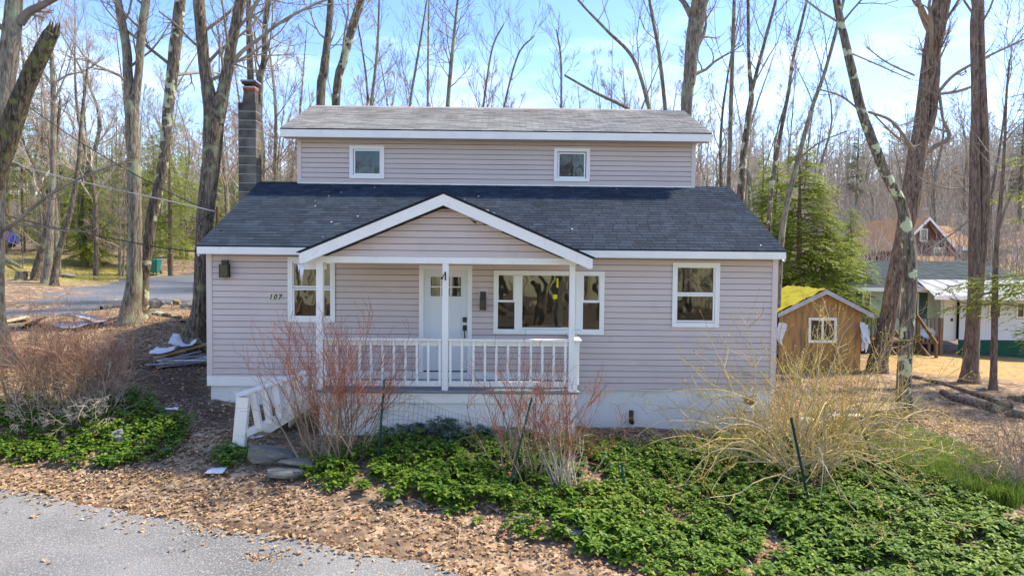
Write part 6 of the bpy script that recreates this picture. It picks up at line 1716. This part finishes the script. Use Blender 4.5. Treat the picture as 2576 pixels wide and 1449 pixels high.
shrub('red_twig_shrub', 'sparser red-twigged shrub before the right half of the porch, beside the leaning post', [gp(1305, 1215), gp(1340, 1220), gp(1300, 1200)], 1.95, .6, 24, 4, 'brown', 'red', up=.14, k2=(6, 4))
shrub('red_twig_shrub', 'bare red-tipped shrub just right of the leaning post', [gp(1420, 1240), gp(1400, 1225), gp(1440, 1235)], 1.85, .68, 26, 5, 'greystem', 'red', up=.12, k2=(6, 4))
shrub('bare_shrub', 'grey-brown leafless bush filling the right edge of the yard', [gp(2570, 1230), gp(2600, 1180), gp(2540, 1250)], 1.5, 1.0, 60, 6, 'greystem', 'brown', up=.0, wig=.2, lean=(-.2, 0))
for px in (80, 280, 430):
    pass
# the yellow arching shrub
def forsythia(c, n, seed, label):
    rg = np.random.default_rng(seed); root = empty('arching_shrub', c, 0, label, 'shrub'); so_, tw_, bd = MB(), MB(), []
    for i in range(n):
        az = rg.random() * 6.283; up_ = rg.uniform(1.2, 3.4) if i % 3 == 0 else rg.uniform(.45, 1.15)
        d = unit(np.array([math.cos(az), math.sin(az) * .75, up_])); L = rg.uniform(1.5, 3.2) if i % 3 == 0 else rg.uniform(1.7, 3.5)
        p = np.array([rg.normal(0, .24), rg.normal(0, .18), -.05]); m_ = 13; pts = [p]; g = rg.uniform(.10, .30) if up_ < 1.2 else rg.uniform(.01, .085)
        for j in range(m_):
            d = unit(d + rg.normal(0, .11, 3) + np.array([0, 0, -g * (j / m_) * 1.8])); p = p + d * L / m_
            if p[2] < .12 - .05 * p[0] * 0: p[2] = .12; 
            pts.append(p)
        pts = np.array(pts); rad = np.linspace(rg.uniform(.006, .022), .0028, m_ + 1)
        so_.tube(pts[:8], rad[:8], 5, cap=False); (tw_ if i % 2 else so_).tube(pts[7:], rad[7:], 4, cap=False)
        for j in range(int(rg.integers(8, 15))):
            t = rg.uniform(.25, .99) * m_; i0 = min(int(t), m_ - 1); q = pts[i0] + (pts[i0 + 1] - pts[i0]) * (t - i0); dd = unit(pts[i0 + 1] - pts[i0])
            s2 = rg.normal(0, 1, 3); s2[2] += .8; s2 = unit(s2 - dd * (s2 @ dd)); a = rg.uniform(.4, 1.1); l2 = rg.uniform(.15, .75)
            e = q + unit(dd * math.cos(a) + s2 * math.sin(a)) * l2 * .5; e2 = e + unit(dd * .6 + s2 * .5 + np.array([0, 0, .4]) + rg.normal(0, .2, 3)) * l2 * .5
            tw_.tube([q, e, e2], [.0044, .0036, .0028], 3, cap=False)
            for k in range(int(rg.integers(3, 9))):
                b = q + (e2 - q) * rg.uniform(.3, 1) + rg.normal(0, .008, 3); v_ = unit(rg.normal(0, 1, 3) + (0, 0, .7)) * rg.uniform(.018, .036); w_ = unit(rg.normal(0, 1, 3)) * .009
                bd.append((b, b + v_ * .5 + w_, b + v_, b + v_ * .5 - w_))
    so_.build('stems', ST['tan'], root); tw_.build('twigs', ST['yellow'], root)
    bd = np.array(bd); tag(MB().add(bd.reshape(-1, 3), np.arange(len(bd) * 4).reshape(-1, 4)).build('buds', ST['bud'], root), kind='stuff')
    return root
forsythia(gp(2000, 1200), 98, 8, 'large arching yellow-twigged shrub at the right front of the house')
forsythia(gp(2095, 1165), 44, 9, 'second arching yellow-twigged shrub close behind the large one on its right')
# the thick bowed stems of the arching shrub and the pale fallen canes
cn_ = shrub('bare_shrub', 'straw-coloured drooping canes spreading over the grass at right', [gp(2230, 1195), gp(2290, 1190), gp(2180, 1170)], 1.5, 1.9, 24, 10, 'tan', 'tan', up=-.12, wig=.16, lean=(.5, -.2), k2=(2, 2))
log([(1790, 1135), (1740, 1112), (1700, 1128), (1660, 1118)], .03, 'curved pale bare branch lying along the back of the green bed', 'grey', 'branch', 'fallen_branch', 3)
nst = P(1885, 1006, 11.2); nm = MB(); rgn = np.random.default_rng(3)
for k in range(60):
    a = rgn.random() * 6.283; a2 = a + rgn.uniform(.6, 1.6); r = rgn.uniform(.05, .10); z = rgn.uniform(-.06, .05); rz_ = rgn.normal(0, .012)
    nm.tube([(r * math.cos(a), r * math.sin(a), z), (r * 1.06 * math.cos((a + a2) / 2), r * 1.06 * math.sin((a + a2) / 2), z + rz_), (r * math.cos(a2), r * math.sin(a2), z + rz_ * 2)], .006, 4)
nm.tube([(0, 0, -.07), (0, 0, -.02)], [.05, .085], 10)
no_ = tag(nm.build('bird_nest', ST['brown'], None, False, nst), 'small round brown bird nest caught in the arching yellow shrub', 'bird nest')

# ------------------------------------------------------------------ ground cover, leaves, grass
rgg = np.random.default_rng(21)
def scatter(poly, dens, pad=0.0):
    a = np.array([p[:2] for p in poly]); lo, hi = a.min(0) - pad, a.max(0) + pad
    n = int((hi - lo).prod() * dens); x = rgg.uniform(lo[0], hi[0], n); y = rgg.uniform(lo[1], hi[1], n)
    return x, y
def leaf_blades(base, az, tilt, L, Wd, fold=.25, curl=.3):
    """leaves as four triangles' worth of two folded quads; arrays of n"""
    n = len(L); d = np.stack([np.cos(az) * np.cos(tilt), np.sin(az) * np.cos(tilt), np.sin(tilt)], -1); s = np.stack([-np.sin(az), np.cos(az), np.zeros(n)], -1)
    u = np.cross(d, s); u = -u * np.sign(u[:, 2:3] + 1e-9) * -1
    u = np.where(u[:, 2:3] < 0, -u, u)
    m1 = base + d * (L * .5)[:, None]; t = base + d * L[:, None] - u * (L * curl)[:, None]
    l = m1 + s * (Wd * .5)[:, None] + u * (Wd * fold)[:, None]; r = m1 - s * (Wd * .5)[:, None] + u * (Wd * fold)[:, None]
    v = np.stack([base, r, t, l, m1], 1)
    i = np.arange(n)[:, None] * 5
    tri = np.concatenate([i + np.array([[0, 1, 4]]), i + np.array([[1, 2, 4]]), i + np.array([[4, 2, 3]]), i + np.array([[0, 4, 3]])])
    return v.reshape(-1, 3), tri
MT['pachy'] = mat('ground_cover_leaf', (.05, .12, .02), rough=.5, spec=.3, ramp=[(.035, .10, .012), (.08, .175, .018), (.14, .245, .022), (.22, .32, .035), (.045, .12, .013)], c2=(.20, .28, .03), scale=.55, lo=.52, hi=.85, trans=.25)
MT['shaded_pachy'] = mat('shaded_ground_cover_leaf', (.05, .09, .05), rough=.45, spec=.5, ramp=[(.045, .09, .055), (.08, .14, .085), (.15, .20, .15)], trans=.15)  # same ground cover, with the shade before the porch put into its colour
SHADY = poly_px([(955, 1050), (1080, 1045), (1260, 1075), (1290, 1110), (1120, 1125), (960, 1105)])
def cover(name, poly, dens, mk, seed, gap=.30, size=1.0, exclude=None, only=None, edge=.5):
    x, y = scatter(poly, dens)
    ok = inpoly(x, y, poly); x, y = x[ok], y[ok]
    if exclude is not None: k = ~inpoly(x, y, exclude); x, y = x[k], y[k]
    d = polydist(x, y, poly); nz = vnoise(x, y, 1.7, seed) * .65 + vnoise(x, y, 4.5, seed + 1) * .35
    pr = np.clip(d / edge, 0, 1) * .45 + .55
    k = (nz > gap - .0 + (1 - np.clip(d / edge, 0, 1)) * .22) & (rgg.random(len(x)) < pr)
    x, y = x[k], y[k]; n = len(x); z = ground(x, y)
    hgt = rgg.uniform(.05, .22, n) * (.6 + .8 * vnoise(x, y, 2.3, seed + 3))
    allV, allT = [], []; mb = MB()
    for ring_ in range(2):
        kk = 6 if ring_ == 0 else 4
        for j in range(kk):
            az = rgg.random(n) * .5 + j * 6.283 / kk + (x * 37 % 6.283) + ring_ * .5
            L = rgg.uniform(.075, .135, n) * size * (.75 + .6 * vnoise(x, y, 1.1, 91)) * (1.0 if ring_ == 0 else .72); tilt = rgg.uniform(-.25, .35, n) + (.0 if ring_ == 0 else .45)
            b = np.stack([x, y, z + hgt + (.012 * ring_)], -1)
            v, t = leaf_blades(b, az, tilt, L, L * rgg.uniform(.52, .70, n), .12, .22); mb.add(v, None, t)
    # bare stems
    print(name, n)
    return tag(mb.build(name, MT[mk]), kind='stuff')
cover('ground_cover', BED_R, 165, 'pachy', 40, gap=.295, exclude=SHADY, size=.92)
cover('ground_cover', BED_L, 160, 'pachy', 50, gap=.22, size=.84)
cover('ground_cover', BED_S, 150, 'pachy', 55, gap=.2, edge=.2)
cover('ground_cover', SHADY, 150, 'shaded_pachy', 60, gap=.22, size=.85, edge=.2)

MT['leaf'] = mat('dead_leaf', (.3, .2, .1), rough=.85, spec=.15, ramp=[(.28, .16, .085), (.54, .34, .175), (.66, .46, .27), (.44, .265, .13), (.70, .53, .34), (.33, .20, .115), (.16, .095, .06), (.58, .39, .225)], trans=.2)
YARD = [(-14, 8.6), (9.5, 6.4), (13, 7.5), (13, 17), (8, 23), (-7, 26), (-16, 26), (-18, 14)]
def leaves(name, dens_fn, n, seed, smin, smax, poly=YARD, lift=.012):
    a = np.array(poly); lo, hi = a.min(0), a.max(0)
    x = rgg.uniform(lo[0], hi[0], n); y = rgg.uniform(lo[1], hi[1], n)
    ok = inpoly(x, y, poly) & ~((x > XL - .02) & (x < XR + .1) & (y > 13.15) & (y < 19.5)) & ~((x > FLX0) & (x < FLX1) & (y > 11.95) & (y < 13.3))
    ok &= rgg.random(n) < dens_fn(x, y)
    x, y = x[ok], y[ok]; m_ = len(x); z = ground(x, y) + (vnoise(x, y, 1.3, 1) - .5) * .06 + rgg.uniform(.012, .045, m_)
    L = rgg.uniform(smin, smax, m_); v, t = leaf_blades(np.stack([x, y, z], -1), rgg.random(m_) * 6.283, rgg.uniform(-.22, .38, m_), L, L * rgg.uniform(.45, .85, m_), .16, .25)
    print(name, m_)
    return tag(MB().add(v, None, t).build(name, MT['leaf']), kind='stuff')
def dens(x, y):
    r1 = inpoly(x, y, ROAD1); d1 = polydist(x, y, ROAD1); r2 = inpoly(x, y, ROAD2)
    bed = inpoly(x, y, BED_R) | inpoly(x, y, BED_L)
    p = np.clip(.35 + .9 * vnoise(x, y, .8, 71), 0, 1) * (.55 + .45 * vnoise(x, y, 3.2, 72))
    p = np.where(~r1 & (d1 < .9), np.maximum(p, .55), p); p = np.where(bed, p * .7, p)
    p = np.where(inpoly(x, y, MULCH), p * .65, p); dk_ = (d1 < .55) & (vnoise(x, y, 1.6, 9) > .42) & (x > -6) & ~r1; p = np.where(dk_, p * .4, p)
    p = np.where(r1, np.exp(-d1 / .13) * .95 + .005, p); p = np.where(r2, .01, p)
    return p * np.clip(1.25 - (y - 10) / 26, .35, 1)
leaves('fallen_leaves', dens, 340000, 1, .028, .095)
def clump(px, py, n, sp, name='fallen_leaves'):
    g = G(px, py); x = rgg.normal(g[0], sp, n); y = rgg.normal(g[1], sp * .5, n); z = ground(x, y) + rgg.uniform(.015, .04, n); L = rgg.uniform(.03, .08, n)
    v, t = leaf_blades(np.stack([x, y, z], -1), rgg.random(n) * 6.283, rgg.uniform(-.2, .4, n), L, L * .5, .15, .3); tag(MB().add(v, None, t).build(name, MT['leaf']), kind='stuff')
def sticks(n):
    a = np.array(YARD); lo, hi = a.min(0), a.max(0); x = rgg.uniform(lo[0], hi[0], n); y = rgg.uniform(lo[1], hi[1], n)
    ok = inpoly(x, y, YARD) & ~inpoly(x, y, ROAD1) & ~((x > XL) & (x < XR) & (y > 11.9) & (y < 19.5)) & ~inpoly(x, y, ROAD2); x, y = x[ok], y[ok]; mb = MB()
    for i in range(len(x)):
        az = rgg.random() * 6.283; L = rgg.uniform(.12, .55); d = np.array([math.cos(az), math.sin(az), 0]); c = np.array([x[i], y[i], gz(x[i], y[i]) + .04]); e = c + d * L; e[2] = gz(e[0], e[1]) + rgg.uniform(.03, .08)
        mm = (c + e) / 2 + rgg.normal(0, .025, 3); mm[2] = max(c[2], e[2]) + .01; mb.tube([c, mm, e], [.005, .004, .0025], 3, cap=False)
    return tag(mb.build('fallen_twigs', ST['greystem']), kind='stuff')
sticks(1500)
clump(665, 1405, 60, .12); clump(500, 1335, 30, .10); clump(880, 1385, 25, .2)
# grass
MT['grass'] = mat('spring_grass', (.10, .19, .03), rough=.6, ramp=[(.13, .25, .03), (.21, .34, .05), (.30, .38, .08), (.16, .28, .04)], trans=.4)
MT['olive'] = mat('olive_grass', (.3, .3, .08), rough=.8, ramp=[(.36, .28, .10), (.34, .33, .08), (.44, .34, .15), (.27, .29, .06)], trans=.2)
MT['straw'] = mat('dry_grass', (.4, .3, .14), rough=.8, ramp=[(.36, .23, .085), (.50, .34, .14), (.44, .29, .10)], trans=.2)
def grass(name, poly, n, h0, h1, mk, lean=.35, seed=81, gap=.3):
    a = np.array([p[:2] for p in poly]); lo, hi = a.min(0), a.max(0); x = rgg.uniform(lo[0], hi[0], n); y = rgg.uniform(lo[1], hi[1], n)
    d = polydist(x, y, poly); ok = inpoly(x, y, poly) & (vnoise(x, y, 2.2, seed) > gap - .4 * np.clip(d, 0, .5)); x, y = x[ok], y[ok]; m_ = len(x); z = ground(x, y)
    az = rgg.random(m_) * 6.283; h = rgg.uniform(h0, h1, m_); w_ = rgg.uniform(.004, .009, m_) * (1.5 if h1 < .1 else 1)
    d = np.stack([np.cos(az), np.sin(az), np.zeros(m_)], -1); s = np.stack([-np.sin(az), np.cos(az), np.zeros(m_)], -1)
    b = np.stack([x, y, z - .01], -1); l = rgg.uniform(.1, 1, m_) * lean
    m1 = b + (0, 0, 1) * (h * .6)[:, None] + d * (h * l * .4)[:, None]; t = b + np.array([0, 0, 1.0]) * (h * (1 - .35 * l))[:, None] + d * (h * l)[:, None]
    v = np.stack([b - s * w_[:, None], b + s * w_[:, None], m1 + s * (w_ * .8)[:, None], m1 - s * (w_ * .8)[:, None], t], 1).reshape(-1, 3); i = np.arange(m_)[:, None] * 5
    print(name, m_)
    return tag(MB().add(v, i + np.array([[0, 1, 2, 3]]), i + np.array([[3, 2, 4]])).build(name, MT[mk]), kind='stuff')
GR = poly_px([(2150, 1122), (2290, 1106), (2420, 1150), (2540, 1200), (2600, 1250), (2560, 1285), (2440, 1262), (2330, 1225), (2240, 1190)])
grass('grass', GR, 42000, .16, .42, 'grass', .6, gap=.02)
grass('dry_grass', LAWN, 60000, .03, .08, 'straw', 1.2, gap=.35)
grass('grass', GRASSHILL, 60000, .04, .10, 'olive', .8, 83, gap=.45)
